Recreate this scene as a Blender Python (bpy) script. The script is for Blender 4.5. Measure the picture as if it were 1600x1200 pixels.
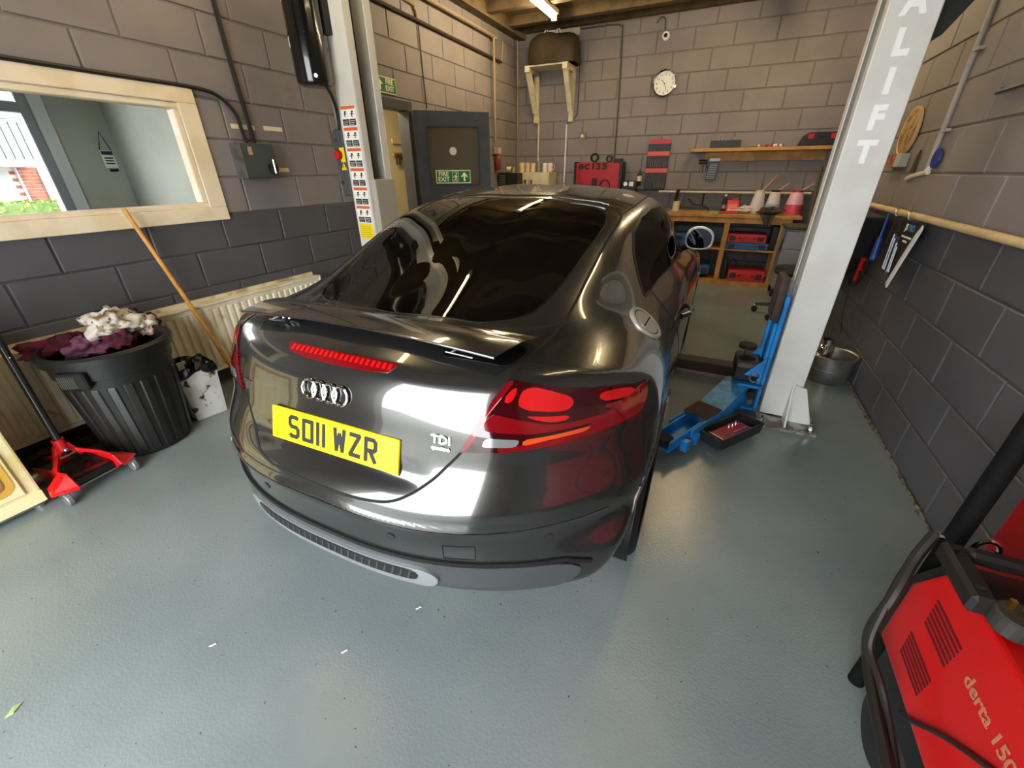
import bpy, bmesh, math, random
import numpy as np
from mathutils import Matrix, Vector
random.seed(7)
for o in list(bpy.data.objects): bpy.data.objects.remove(o)
scene = bpy.context.scene
COL = scene.collection

# ------------------------------------------------------------------ camera
cam_data = bpy.data.cameras.new('camera')
cam_data.sensor_width = 36.0
cam_data.sensor_fit = 'HORIZONTAL'
cam_data.lens = 36.0 * 638.5 / 1600.0
cam_data.clip_start = 0.02
cam = bpy.data.objects.new('camera', cam_data); COL.objects.link(cam)
pit, yaw, rol = math.radians(27.497), math.radians(-25.547), math.radians(-0.37)
fwd = Vector((math.sin(yaw)*math.cos(pit), math.cos(yaw)*math.cos(pit), -math.sin(pit)))
rgt = Vector((math.cos(yaw), -math.sin(yaw), 0)); upv = rgt.cross(fwd)
r2 = math.cos(rol)*rgt + math.sin(rol)*upv; u2 = -math.sin(rol)*rgt + math.cos(rol)*upv
m = Matrix((r2, u2, -fwd)).transposed().to_4x4(); m.translation = Vector((0, 0, 1.42))
cam.matrix_world = m
scene.camera = cam

# ------------------------------------------------------------------ world (overcast daylight)
w = bpy.data.worlds.new('overcast_sky'); scene.world = w; w.use_nodes = True
bg = w.node_tree.nodes['Background']
bg.inputs['Color'].default_value = (0.93, 0.97, 1.0, 1); bg.inputs['Strength'].default_value = 8.5
scene.view_settings.view_transform = 'Standard'
try: scene.view_settings.look = 'None'
except Exception: pass
scene.view_settings.gamma = 1.0
scene.view_settings.use_curve_mapping = False
scene.view_settings.exposure = 0.55

# ------------------------------------------------------------------ materials
def lin(h):
    c = [int(h[i:i+2], 16)/255 for i in (0, 2, 4)]
    return tuple(v/12.92 if v <= .04045 else ((v+.055)/1.055)**2.4 for v in c)
MATS = {}
def mat(name, col, rough=.5, metal=0., coat=0., col2=None, nscale=6., thr=(.45, .62), bump=0., bscale=60., bdist=.004,
        spec=.5, emit=None, estr=0., alpha=1., trans=0., detail=6., wcoord=True, crough=.03, col3=None, n3=30., t3=(.6, .68), rvar=0., ior=1.45):
    if name in MATS: return MATS[name]
    if isinstance(col, str): col = lin(col)
    if isinstance(col2, str): col2 = lin(col2)
    if isinstance(col3, str): col3 = lin(col3)
    mt = bpy.data.materials.new(name); mt.use_nodes = True
    nt = mt.node_tree; b = nt.nodes['Principled BSDF']
    b.inputs['Base Color'].default_value = (*col, 1); b.inputs['Roughness'].default_value = rough
    b.inputs['Metallic'].default_value = metal; b.inputs['Coat Weight'].default_value = coat
    b.inputs['Coat Roughness'].default_value = crough
    b.inputs['Specular IOR Level'].default_value = spec; b.inputs['IOR'].default_value = ior
    b.inputs['Alpha'].default_value = alpha; b.inputs['Transmission Weight'].default_value = trans
    if emit:
        b.inputs['Emission Color'].default_value = (*emit, 1); b.inputs['Emission Strength'].default_value = estr
    geo = None
    def pos():
        nonlocal geo
        if geo is None:
            if wcoord: geo = nt.nodes.new('ShaderNodeNewGeometry').outputs['Position']
            else: geo = nt.nodes.new('ShaderNodeTexCoord').outputs['Object']
        return geo
    def noise(sc, det=detail):
        n = nt.nodes.new('ShaderNodeTexNoise'); n.inputs['Scale'].default_value = sc; n.inputs['Detail'].default_value = det
        nt.links.new(pos(), n.inputs['Vector']); return n.outputs['Fac']
    def ramp(f, t):
        r = nt.nodes.new('ShaderNodeMapRange'); r.interpolation_type = 'SMOOTHSTEP'
        r.inputs['From Min'].default_value = t[0]; r.inputs['From Max'].default_value = t[1]
        nt.links.new(f, r.inputs['Value']); return r.outputs['Result']
    last = None
    for c2, sc, t in ((col2, nscale, thr), (col3, n3, t3)):
        if c2 is None: continue
        mx = nt.nodes.new('ShaderNodeMix'); mx.data_type = 'RGBA'
        nt.links.new(ramp(noise(sc), t), mx.inputs['Factor'])
        if last is None: mx.inputs['A'].default_value = (*col, 1)
        else: nt.links.new(last, mx.inputs['A'])
        mx.inputs['B'].default_value = (*c2, 1); last = mx.outputs['Result']
    if last is not None: nt.links.new(last, b.inputs['Base Color'])
    if rvar:
        r = nt.nodes.new('ShaderNodeMapRange'); r.inputs['To Min'].default_value = max(.02, rough-rvar); r.inputs['To Max'].default_value = rough+rvar
        r.inputs['From Min'].default_value = .3; r.inputs['From Max'].default_value = .7
        nt.links.new(noise(4.), r.inputs['Value']); nt.links.new(r.outputs['Result'], b.inputs['Roughness'])
    if bump:
        bp = nt.nodes.new('ShaderNodeBump'); bp.inputs['Strength'].default_value = bump; bp.inputs['Distance'].default_value = bdist
        nt.links.new(noise(bscale, 4.), bp.inputs['Height']); nt.links.new(bp.outputs['Normal'], b.inputs['Normal'])
    MATS[name] = mt; return mt

M_UP = mat('wall_paint_light', '827a78', .6, col2='78706e', nscale=2.2, thr=(.35, .7), bump=.35, bscale=220, bdist=.002, col3='6b5c4f', n3=1.3, t3=(.66, .78))
M_LO = mat('wall_paint_dark', '525155', .5, col2='49484c', nscale=2.5, thr=(.35, .7), bump=.35, bscale=220, bdist=.002, col3='3d3b3c', n3=1.7, t3=(.66, .75))
M_MORT_UP = mat('mortar_light', '776d69', .7, col2='6b625e', nscale=3, bump=.4, bscale=150)
M_MORT_LO = mat('mortar_dark', '4c4b50', .6, col2='434248', nscale=3, bump=.4, bscale=150)
M_FLOOR = mat('floor_paint', '7f8887', .10, col2='737d7d', nscale=1.4, thr=(.35, .65), bump=.45, bscale=120, bdist=.0024, col3='3f3d39', n3=62., t3=(.69, .74), rvar=.05, detail=5)
M_FLOOR.node_tree.nodes['Principled BSDF'].inputs['Specular IOR Level'].default_value = .55
M_CEIL = mat('ceiling_board', '75623f', .8, col2='5f4e31', nscale=3, bump=.3, bscale=80)
M_BEAM = mat('ceiling_beam', '6b583a', .8, col2='54452c', nscale=5, bump=.3, bscale=80)
M_WHITE = mat('lift_white', 'd6d5cf', .35, col2='cfcdc5', nscale=4, col3='9a968c', n3=11, t3=(.72, .76))
M_BLUE = mat('lift_blue', '1f86d0', .4, col2='1a74b8', nscale=9, col3='2b3a44', n3=16, t3=(.64, .72))
M_BLACK = mat('black_plastic', '151515', .45, col2='1c1b1a', nscale=9)
M_BLKGL = mat('black_gloss', '0d0d0d', .18, coat=.4)
M_RUB = mat('rubber', '131313', .75, col2='1d1b19', nscale=12)
M_STEEL = mat('bright_steel', 'bdbdbd', .28, 1.)
M_CHROME = mat('chrome', 'e8e8e8', .07, 1.)
M_GALV = mat('galvanised', '9a9a96', .4, .85, col2='7d7d78', nscale=9)
M_DKGREY = mat('dark_grey_paint', '3c3e44', .5, col2='36383d', nscale=4)
M_CREAM = mat('cream_wood', 'e6d6ba', .55, col2='dccaa8', nscale=5, bump=.2, bscale=60)
M_PINE = mat('pine', 'b98a4a', .6, col2='a2733a', nscale=7, thr=(.4, .6), bump=.2, bscale=50, col3='5d3a1c', n3=5, t3=(.72, .78))
M_WHTPL = mat('white_plastic', 'e6e4dc', .4)
M_CABLE = mat('cable_black', '1b1714', .5)
M_RED = mat('red_paint', 'd01414', .35, coat=.3)
M_REDDK = mat('red_plastic', 'b21218', .4)
M_YEL = mat('yellow_paper', 'f4d50a', .6)
M_PAPER = mat('white_paper', 'f2f0ea', .6)
M_ORNG = mat('orange_print', 'e2622a', .6)
M_PRINT = mat('black_print', '161616', .6)
M_GREEN = mat('sign_green', '0f6a3c', .4)
M_GLOW = mat('sign_cream', 'f2efb8', .5)

# ------------------------------------------------------------------ mesh helpers
def link(o, parent=None):
    COL.objects.link(o)
    if parent is not None: o.parent = parent
    return o
def tag(o, label, cat, group=None, kind=None):
    if label: o['label'] = label
    if cat: o['category'] = cat
    if group: o['group'] = group
    if kind: o['kind'] = kind
    return o
def thing(name, label, cat, loc=(0, 0, 0), rz=0., group=None, scale=1.):
    o = bpy.data.objects.new(name, None); o.empty_display_size = .05
    o.location = loc; o.rotation_euler = (0, 0, rz); o.scale = (scale,)*3
    link(o); return tag(o, label, cat, group)
class MB:
    def __init__(s): s.v = []; s.f = []
    def add(s, vs, fs, mtx=None):
        n = len(s.v)
        for p in vs:
            p = Vector(p); s.v.append(tuple(mtx @ p) if mtx is not None else tuple(p))
        s.f += [tuple(i+n for i in f) for f in fs]; return s
    def box(s, x0, x1, y0, y1, z0, z1, mtx=None):
        vs = [(x, y, z) for z in (z0, z1) for y in (y0, y1) for x in (x0, x1)]
        return s.add(vs, [(0, 2, 3, 1), (4, 5, 7, 6), (0, 1, 5, 4), (2, 6, 7, 3), (0, 4, 6, 2), (1, 3, 7, 5)], mtx)
    def cbox(s, c, d, mtx=None):
        return s.box(c[0]-d[0]/2, c[0]+d[0]/2, c[1]-d[1]/2, c[1]+d[1]/2, c[2]-d[2]/2, c[2]+d[2]/2, mtx)
    def cyl(s, p0, p1, r0, r1=None, n=20, caps=True):
        r1 = r0 if r1 is None else r1
        p0 = Vector(p0); p1 = Vector(p1); d = (p1-p0).normalized()
        a = d.orthogonal().normalized(); b = d.cross(a); vs = []; fs = []
        for p, r in ((p0, r0), (p1, r1)):
            for i in range(n):
                t = 2*math.pi*i/n; vs.append(p+r*(math.cos(t)*a+math.sin(t)*b))
        for i in range(n):
            j = (i+1) % n; fs.append((i, j, n+j, n+i))
        if caps: fs.append(tuple(range(n-1, -1, -1))); fs.append(tuple(range(n, 2*n)))
        return s.add(vs, fs)
    def lathe(s, prof, c=(0, 0, 0), n=32, axis='z', capb=True, capt=True, ang=(0, 2*math.pi)):
        vs = []; fs = []; k = len(prof)
        for i in range(n):
            t = 2*math.pi*i/n; ct, st = math.cos(t), math.sin(t)
            for r, z in prof:
                p = (r*ct, r*st, z)
                if axis == 'x': p = (z, r*ct, r*st)
                if axis == 'y': p = (r*st, z, r*ct)
                vs.append((p[0]+c[0], p[1]+c[1], p[2]+c[2]))
        for i in range(n):
            j = (i+1) % n
            for a in range(k-1): fs.append((i*k+a, j*k+a, j*k+a+1, i*k+a+1))
        if capb: fs.append(tuple(i*k for i in range(n-1, -1, -1)))
        if capt: fs.append(tuple(i*k+k-1 for i in range(n)))
        return s.add(vs, fs)
    def tube(s, pts, r, n=8, closed=False):
        pts = [Vector(p) for p in pts]; k = len(pts); vs = []; fs = []; a = None
        for i, p in enumerate(pts):
            if closed: d = pts[(i+1) % k]-pts[i-1]
            else: d = pts[min(i+1, k-1)]-pts[max(i-1, 0)]
            d = d.normalized() if d.length > 1e-9 else Vector((0, 0, 1))
            if a is None: a = d.orthogonal().normalized()
            else:
                a = a-d*a.dot(d); a = a.normalized() if a.length > 1e-6 else d.orthogonal().normalized()
            b = d.cross(a); rr = r[i] if isinstance(r, (list, tuple)) else r
            for q in range(n):
                t = 2*math.pi*q/n; vs.append(p+rr*(math.cos(t)*a+math.sin(t)*b))
        for i in range(k if closed else k-1):
            j = (i+1) % k
            for q in range(n):
                q2 = (q+1) % n; fs.append((i*n+q, i*n+q2, j*n+q2, j*n+q))
        if not closed: fs.append(tuple(range(n-1, -1, -1))); fs.append(tuple((k-1)*n+q for q in range(n)))
        return s.add(vs, fs)
    def prism(s, poly, a0, a1, axis='y', mtx=None):
        n = len(poly)
        def P(u, v, a): return {'x': (a, u, v), 'y': (u, a, v), 'z': (u, v, a)}[axis]
        vs = [P(u, v, a0) for u, v in poly]+[P(u, v, a1) for u, v in poly]
        fs = [tuple(range(n-1, -1, -1)), tuple(range(n, 2*n))]+[(i, (i+1) % n, n+(i+1) % n, n+i) for i in range(n)]
        return s.add(vs, fs, mtx)
    def ball(s, c, r, n=12, sc=(1, 1, 1)):
        prof = [(max(1e-4, math.sin(math.pi*i/n))*r, -math.cos(math.pi*i/n)*r) for i in range(n+1)]
        vs = []; fs = []; m_ = n+1; q = 2*n
        for i in range(q):
            t = 2*math.pi*i/q
            for rr, z in prof: vs.append((c[0]+rr*math.cos(t)*sc[0], c[1]+rr*math.sin(t)*sc[1], c[2]+z*sc[2]))
        for i in range(q):
            j = (i+1) % q
            for a in range(n): fs.append((i*m_+a, j*m_+a, j*m_+a+1, i*m_+a+1))
        return s.add(vs, fs)
    def mesh(s, name, bevel=0., seg=1, smooth=False, ang=40):
        me = bpy.data.meshes.new(name); me.from_pydata(s.v, [], s.f)
        bm = bmesh.new(); bm.from_mesh(me)
        bmesh.ops.recalc_face_normals(bm, faces=bm.faces)
        if bevel > 0:
            es = [e for e in bm.edges if len(e.link_faces) == 2 and e.calc_face_angle(0) > math.radians(35)]
            try: bmesh.ops.bevel(bm, geom=es, offset=bevel, segments=seg, profile=.6, affect='EDGES', clamp_overlap=True)
            except Exception: pass
        bm.to_mesh(me); bm.free()
        if smooth:
            me.polygons.foreach_set('use_smooth', [True]*len(me.polygons))
            try: me.set_sharp_from_angle(angle=math.radians(ang))
            except Exception: pass
        return me
    def build(s, name, mt, parent=None, bevel=0., seg=1, smooth=False, ang=40, loc=None, rot=None):
        me = s.mesh(name, bevel, seg, smooth, ang); me.materials.append(mt)
        o = bpy.data.objects.new(name, me)
        if loc is not None: o.location = loc
        if rot is not None: o.rotation_euler = rot
        return link(o, parent)
def catmull(P, n=8, closed=False):
    P = [Vector(p) for p in P]; out = []; k = len(P)
    for i in range(k if closed else k-1):
        if closed: a, b, c, d = P[i-1], P[i], P[(i+1) % k], P[(i+2) % k]
        else: a, b, c, d = P[max(i-1, 0)], P[i], P[i+1], P[min(i+2, k-1)]
        for j in range(n):
            t = j/n
            out.append(.5*((2*b)+(c-a)*t+(2*a-5*b+4*c-d)*t*t+(3*b-a-3*c+d)*t**3))
    if not closed: out.append(P[-1])
    return out
def text_mesh(s, size=1., extrude=.001, bold=0., sx=1., spacing=1., align='CENTER'):
    cu = bpy.data.curves.new('lettering', 'FONT'); cu.body = s; cu.size = size; cu.extrude = extrude; cu.offset = bold
    cu.align_x = align; cu.align_y = 'CENTER'; cu.space_character = spacing; cu.resolution_u = 3
    ob = bpy.data.objects.new('lettering', cu); COL.objects.link(ob)
    dg = bpy.context.evaluated_depsgraph_get(); dg.update()
    me = bpy.data.meshes.new_from_object(ob.evaluated_get(dg)); me.materials.clear()
    bpy.data.objects.remove(ob); bpy.data.curves.remove(cu)
    if sx != 1.:
        for v in me.vertices: v.co.x *= sx
    return me
def text_obj(name, s, mt, mtx, parent=None, **k):
    me = text_mesh(s, **k); me.transform(mtx); me.materials.append(mt)
    o = bpy.data.objects.new(name, me); return link(o, parent)
def frame(o, x, y):
    """matrix with local x,y axes given and origin o"""
    x = Vector(x).normalized(); y = Vector(y); z = x.cross(y).normalized(); y = z.cross(x)
    m_ = Matrix((x, y, z)).transposed().to_4x4(); m_.translation = Vector(o); return m_
# ------------------------------------------------------------------ the room
XL, XR, YB, YF, ZC = -3.22, 1.113, 7.0, -1.3, 3.25
MODU, MODZ, JNT, SPLIT = .466, .2325, .011, 1.1625
def struct(mb, name, mt, parent=None, **k):
    o = mb.build(name, mt, parent, **k)
    if parent is None: o['kind'] = 'structure'
    return o
floor = struct(MB().box(XL-.1, XR+.1, YF, YB+.1, -.1, 0), 'floor', M_FLOOR)
_bc = {}
def block_mesh(wu, hz, mt):
    key = (round(wu, 3), round(hz, 3), mt.name)
    if key in _bc: return _bc[key]
    d, c = .010, .0045
    vs = []
    for inset, y in ((0, 0), (0, d-c), (c, d)):
        vs += [(inset, y, inset), (wu-inset, y, inset), (wu-inset, y, hz-inset), (inset, y, hz-inset)]
    fs = [(8, 9, 10, 11)]
    for b in (0, 4):
        for i in range(4): fs.append((b+i, b+(i+1) % 4, b+4+(i+1) % 4, b+4+i))
    me = MB().add(vs, fs).mesh('block'); me.materials.append(mt); _bc[key] = me; return me
def rect_minus(r, holes):
    out = [r]
    for h in holes:
        nxt = []
        for (a, b, c, d) in out:
            if b <= h[0] or a >= h[1] or d <= h[2] or c >= h[3]: nxt.append((a, b, c, d)); continue
            if a < h[0]: nxt.append((a, h[0], c, d))
            if b > h[1]: nxt.append((h[1], b, c, d))
            a2, b2 = max(a, h[0]), min(b, h[1])
            if c < h[2]: nxt.append((a2, b2, c, h[2]))
            if d > h[3]: nxt.append((a2, b2, h[3], d))
        out = nxt
    return [q for q in out if q[1]-q[0] > .01 and q[3]-q[2] > .01]
def blockwork(wall, org, ud, nd, u0, u1, holes=(), off=0.):
    """individual blocks of a wall; org + u*ud along the wall, nd points into the room"""
    rot = math.atan2(ud[1], ud[0])
    k = 0; rnd = random.Random(3)
    while k*MODZ < ZC-.02:
        z0, z1 = k*MODZ+JNT/2, min((k+1)*MODZ-JNT/2, ZC)
        u = -MODU*2+off+(k % 2)*MODU/2
        while u < u1:
            a, b = max(u+JNT/2, u0), min(u+MODU-JNT/2, u1)
            if b-a > .04:
                for (q0, q1, q2, q3) in rect_minus((a, b, z0, z1), holes):
                    me = block_mesh(q1-q0, q3-q2, M_LO if z1 < SPLIT+.01 else M_UP)
                    o = bpy.data.objects.new('block', me)
                    j = -.006+rnd.uniform(-.0012, .0012)
                    # mesh local: x along u, y outwards to the room
                    x, y = ud; mw = Matrix(((x, nd[0], 0, org[0]+x*q0+nd[0]*j), (y, nd[1], 0, org[1]+y*q0+nd[1]*j), (0, 0, 1, q2), (0, 0, 0, 1)))
                    if Vector((x, y, 0)).cross(Vector((nd[0], nd[1], 0))).z < 0:   # keep a right handed frame: run from the other end
                        mw = Matrix(((-x, nd[0], 0, org[0]+x*q1+nd[0]*j), (-y, nd[1], 0, org[1]+y*q1+nd[1]*j), (0, 0, 1, q2), (0, 0, 0, 1)))
                    o.matrix_world = mw; COL.objects.link(o); o.parent = wall
            u += MODU
        k += 1
def wall_core(name, holes, u0, u1, fn):
    """mortar backing as one mesh with two paints, cut round the holes"""
    mb = MB(); mats = []
    for (a, b, c, d) in rect_minus((u0, u1, 0, SPLIT), holes): mb.box(*fn(a, b), c, d); mats += [1]*6
    for (a, b, c, d) in rect_minus((u0, u1, SPLIT, ZC+.1), holes): mb.box(*fn(a, b), c, d); mats += [0]*6
    me = bpy.data.meshes.new(name); me.from_pydata(mb.v, [], mb.f); me.materials.append(M_MORT_UP); me.materials.append(M_MORT_LO)
    me.polygons.foreach_set('material_index', mats)
    o = bpy.data.objects.new(name, me); o['kind'] = 'structure'; return link(o)
WIN = (-.30, 1.90, 1.19, 1.835)            # left wall: opening y0 y1 z0 z1
DOOR = (3.33, 4.22, -.01, 2.03)
wl = wall_core('wall_left', [WIN, DOOR], YF, YB, lambda a, b: (XL-.14, XL-.004, a, b))
blockwork(wl, (XL, 0), (0, 1), (1, 0), .0, YB, [WIN, DOOR], off=.07)
wb = wall_core('wall_back', [], XL-.14, XR+.14, lambda a, b: (a, b, YB+.004, YB+.14))
blockwork(wb, (0, YB), (1, 0), (0, -1), XL, XR, [], off=-4.0)
wr = wall_core('wall_right', [], YF, YB, lambda a, b: (XR+.004, XR+.14, a, b))
blockwork(wr, (XR, 0), (0, 1), (-1, 0), .9, YB, [], off=.2)
# front wall with the open vehicle doorway behind the camera
mb = MB(); mb.box(XL-.14, -2.35, YF-.2, YF, 0, ZC); mb.box(.22, XR+.14, YF-.2, YF, 0, ZC); mb.box(-2.35, .22, YF-.2, YF, 2.55, ZC)
struct(mb, 'wall_front', M_MORT_UP)
struct(MB().box(-9, 6, -14, YF-.001, -.12, -.02), 'floor_yard', mat('yard_concrete', '9a9a94', .8, col2='8a8a84', nscale=2))
# ceiling, ribs and the timber at the wall heads
ceil = struct(MB().box(XL-.14, XR+.14, YF-.2, YB+.14, ZC, ZC+.12), 'ceiling', M_CEIL)
y = .2
while y < 6.9:
    MB().box(XL, XR, y, y+.11, ZC-.10, ZC+.01).build('rib', M_BEAM, ceil); y += .62
struct(MB().box(XL, XL+.14, 0, YB, ZC-.13, ZC), 'trim_1', M_BEAM)
struct(MB().box(XL, XR, YB-.10, YB, ZC-.06, ZC), 'trim_2', M_BEAM)
# ---- window to the office
win = thing('window_1', None, None); win['kind'] = 'structure'
y0, y1, z0, z1 = WIN
for nm, box_ in (('frame_top', (y0-.1, y1+.095, z1-.02, z1+.065)), ('frame_sill', (y0-.1, y1+.095, z0-.065, z0+.02)),
                 ('frame_jamb', (y1-.02, y1+.095, z0+.02, z1-.02)), ('frame_jamb', (y0-.1, y0+.02, z0+.02, z1-.02))):
    a, b, c, d = box_
    MB().box(XL-.01, XL+.022, a, b, c, d).build(nm, M_CREAM, win, bevel=.004)
for nm, (a, b, c, d) in (('bead', (y0, y1-.0005, z1-.055, z1-.0185)), ('bead', (y0, y1, z0+.018, z0+.05)), ('bead', (y1-.055, y1-.0185, z0+.05, z1-.055)), ('bead', (y0+.01, y0+.045, z0+.05, z1-.055))):
    MB().box(XL-.06, XL+.012, a, b, c, d).build(nm, M_CREAM, win, bevel=.006)
M_GLASS = mat('clear_glass', 'ffffff', .02, trans=1., ior=1.01, spec=.3)
MB().box(XL-.072, XL-.068, y0, y1, z0, z1).build('pane', M_GLASS, win)
# ---- office beyond the window
M_OFF = mat('office_paint', 'b3b6a6', .7, col2='abae9e', nscale=2)
XO = -5.2
struct(MB().box(XO-.1, XL-.14, 2.38, 2.48, 0, 2.6), 'wall_office_end', M_OFF)
OW = (.2, 1.90, 1.05, 2.3)
mb = MB()
for (a, b, c, d) in rect_minus((-1.6, 2.48, 0, 2.6), [OW]): mb.box(XO-.12, XO, a, b, c, d)
struct(mb, 'wall_office_outer', M_OFF)
struct(MB().box(XO, XL-.14, -1.6, -1.5, 0, 2.6), 'wall_office_near', M_OFF)
struct(MB().box(XO-.1, XL-.14, -1.6, 2.48, 2.6, 2.7), 'ceiling_office', M_OFF)
struct(MB().box(XO-.1, XL-.14, -1.6, 2.48, -.1, 0), 'floor_office', mat('carpet', '55575a', .9))
M_UPVC = mat('grey_upvc', '9a9da0', .4)
ow = thing('window_2', None, None); ow['kind'] = 'structure'
a, b, c, d = OW
for nm, bb in (('frame_head', (a, b, d-.06, d)), ('frame_sill', (a, b, c, c+.05)), ('jamb', (b-.07, b, c+.05, d-.06)), ('jamb', (a, a+.07, c+.05, d-.06)), ('transom', (a+.07, b-.07, 1.855, 1.93))):
    MB().box(XO-.09, XO+.015, *bb).build(nm, M_UPVC, ow, bevel=.006)
MB().box(XO, XO+.03, b, b+.09, c-.02, d).build('architrave', mat('white_gloss', 'd8dcdb', .4), ow, bevel=.004)
MB().box(XO-.05, XO-.045, a, b, c, d).build('pane', M_GLASS, ow)
t = thing('hanging_sign', 'small white card sign with cord on the grey office wall', 'sign', (XO+.012, 2.29, 1.47))
MB().box(-.006, .004, -.05, .045, 0, .14).build('card', M_PAPER, t); MB().box(.004, .0065, -.045, .04, .105, .135).build('header', mat('navy_print', '262a4a', .6), t)
MB().box(.004, .0065, -.03, .035, -.03, -.012).build('footer', M_PRINT, t)
MB().tube([(0, -.045, .14), (0, 0, .29), (0, .04, .14)], .004, 6).build('cord', M_CABLE, t)
for k in range(3): MB().box(.004, .006, -.035, .03, .03+k*.022, .04+k*.022).build('print_line', M_PRINT, t)
# ---- house across the street
XH = -16.
house = thing('house', 'brick house with white cladding across the street, seen through the window', 'house', (XH, 5.3, 0))
M_BRK = mat('brick_red', '85503f', .8, col2='744033', nscale=7)
M_CLAD = mat('white_cladding', '85898b', .5)
mbk = MB()
for k in range(22):
    z = k*.079
    for j in range(30):
        yy = -3.4+j*.232+(k % 2)*.116
        if -.66 < yy+.1 < -.36 and z < 1.6: continue
        mbk.box(-.02, 0, yy, yy+.222, z, z+.069)
o = mbk.build('brickwork', M_BRK, house); o['kind'] = 'stuff'
MB().box(-.3, -.012, -3.5, 3.6, 0, 1.75).build('wall', mat('house_mortar', 'b3a79b', .9), house)
for j in range(44):
    MB().box(-.05, .035, -3.5+j*.16, -3.5+j*.16+.13, 1.75, 2.55).build('cladding_board', M_CLAD, house)
MB().box(-.3, -.04, -3.5, 3.6, 1.75, 4.4).build('upper_wall', M_CLAD, house)
MB().box(-.04, .03, -3.5, 3.6, 2.55, 2.60).build('band', M_CLAD, house)
for yy in (-.9, .25): 
    f = MB().box(-.03, .05, yy, yy+.95, 2.62, 3.6).build('window', M_CLAD, house); MB().box(.05, .055, yy+.08, yy+.87, 2.7, 3.5).build('pane', mat('house_pane', 'cfd8dc', .1), f)
f = MB().box(-.03, .05, .13, .95, .8, 1.56).build('window', M_CLAD, house)
MB().box(.05, .056, .2, .88, 1.36, 1.5).build('pane', mat('house_pane_dark', '8d9499', .1), f); MB().box(.05, .056, .2, .88, .87, 1.3).build('pane', MATS['house_pane'], f)
for j in range(6): MB().box(.056, .06, .26+j*.1, .30+j*.1, .88, 1.29).build('blind', M_UPVC, f)
MB().cyl((.05, -.27, .55), (.05, -.27, 1.6), .03, n=8).build('downpipe', M_CLAD, house)
pc = MB().box(0, .7, -2.0, -.02, 1.58, 1.74).build('porch', M_CLAD, house)
dr = MB().box(-.02, .04, -1.5, -.47, 0, 1.5).build('door', M_CLAD, house); MB().box(.04, .05, -1.35, -.6, .75, 1.35).build('pane', MATS['house_pane_dark'], dr)
MB().box(.6, .64, -1.9, -.7, 0, .72).build('porch_wall', M_CLAD, house)
hedge = MB(); rr = random.Random(5)
for k in range(1300):
    c = Vector((-14.9+rr.uniform(-.25, .25), rr.uniform(4.0, 7.5), rr.uniform(.2, .86)))
    a_ = Vector((rr.gauss(0, 1), rr.gauss(0, 1), rr.gauss(0, 1))).normalized()*.07; b_ = a_.orthogonal().normalized()*.035
    hedge.add([c-a_, c+b_, c+a_, c-b_], [(0, 1, 2, 3)])
hg = MB().box(-15.1, -14.75, 4.0, 7.5, -.1, .8).build('hedge', mat('hedge_dark', '4d6131', .8)); tag(hg, 'low green hedge in front of the brick house, seen through the window', 'hedge')
lf = hedge.build('leaves', mat('hedge_leaf', '6b7d38', .7, col2='57692c', nscale=8), hg); lf['kind'] = 'stuff'
struct(MB().box(-22, XO-.12, -8, 14, -.2, -.1), 'floor_street', mat('street', '9b9c9a', .9))
# ---- door, frame, room behind
dfr = thing('door_1', None, None); dfr['kind'] = 'structure'
y0, y1 = DOOR[0], DOOR[1]; zt = 2.03
MB().box(XL-.12, XL+.02, y1-.03, y1+.05, 0, zt-.04).build('jamb', M_DKGREY, dfr, bevel=.004)
MB().box(XL-.12, XL+.02, y0-.05, y0+.03, 0, zt-.04).build('jamb', M_DKGREY, dfr, bevel=.004)
MB().box(XL-.12, XL+.02, y0-.05, y1+.05, zt-.04, zt+.045).build('head', M_DKGREY, dfr, bevel=.004)
M_RMB = mat('cream_room', 'cfc39a', .7)
struct(MB().box(-4.6, -4.5, 2.9, 6.6, 0, 2.4), 'wall_hall', M_RMB)
struct(MB().box(-4.5, XL-.14, 2.8, 2.9, 0, 2.4), 'wall_hall_near', M_RMB)
struct(MB().box(-4.5, XL-.14, 6.6, 6.7, 0, 2.4), 'wall_hall_far', M_RMB)
struct(MB().box(-4.6, XL-.14, 2.8, 6.7, 2.4, 2.5), 'ceiling_hall', M_RMB)
struct(MB().box(-4.6, XL-.13, 2.8, 6.7, -.1, 0), 'floor_hall', mat('hall_floor', '6b6250', .6))
# bulkhead lamp lighting the hall
t = thing('hall_lamp', 'round ceiling lamp in the cream hall behind the open door', 'lamp', (-3.9, 4.0, 2.4))
MB().cyl((0, 0, -.05), (0, 0, 0), .14).build('base', M_WHTPL, t); MB().cyl((0, 0, -.1), (0, 0, -.05), .12, .13).build('diffuser', mat('hall_lamp_glow', 'fff2d0', .5, emit=(1, .84, .58), estr=150), t)
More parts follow.
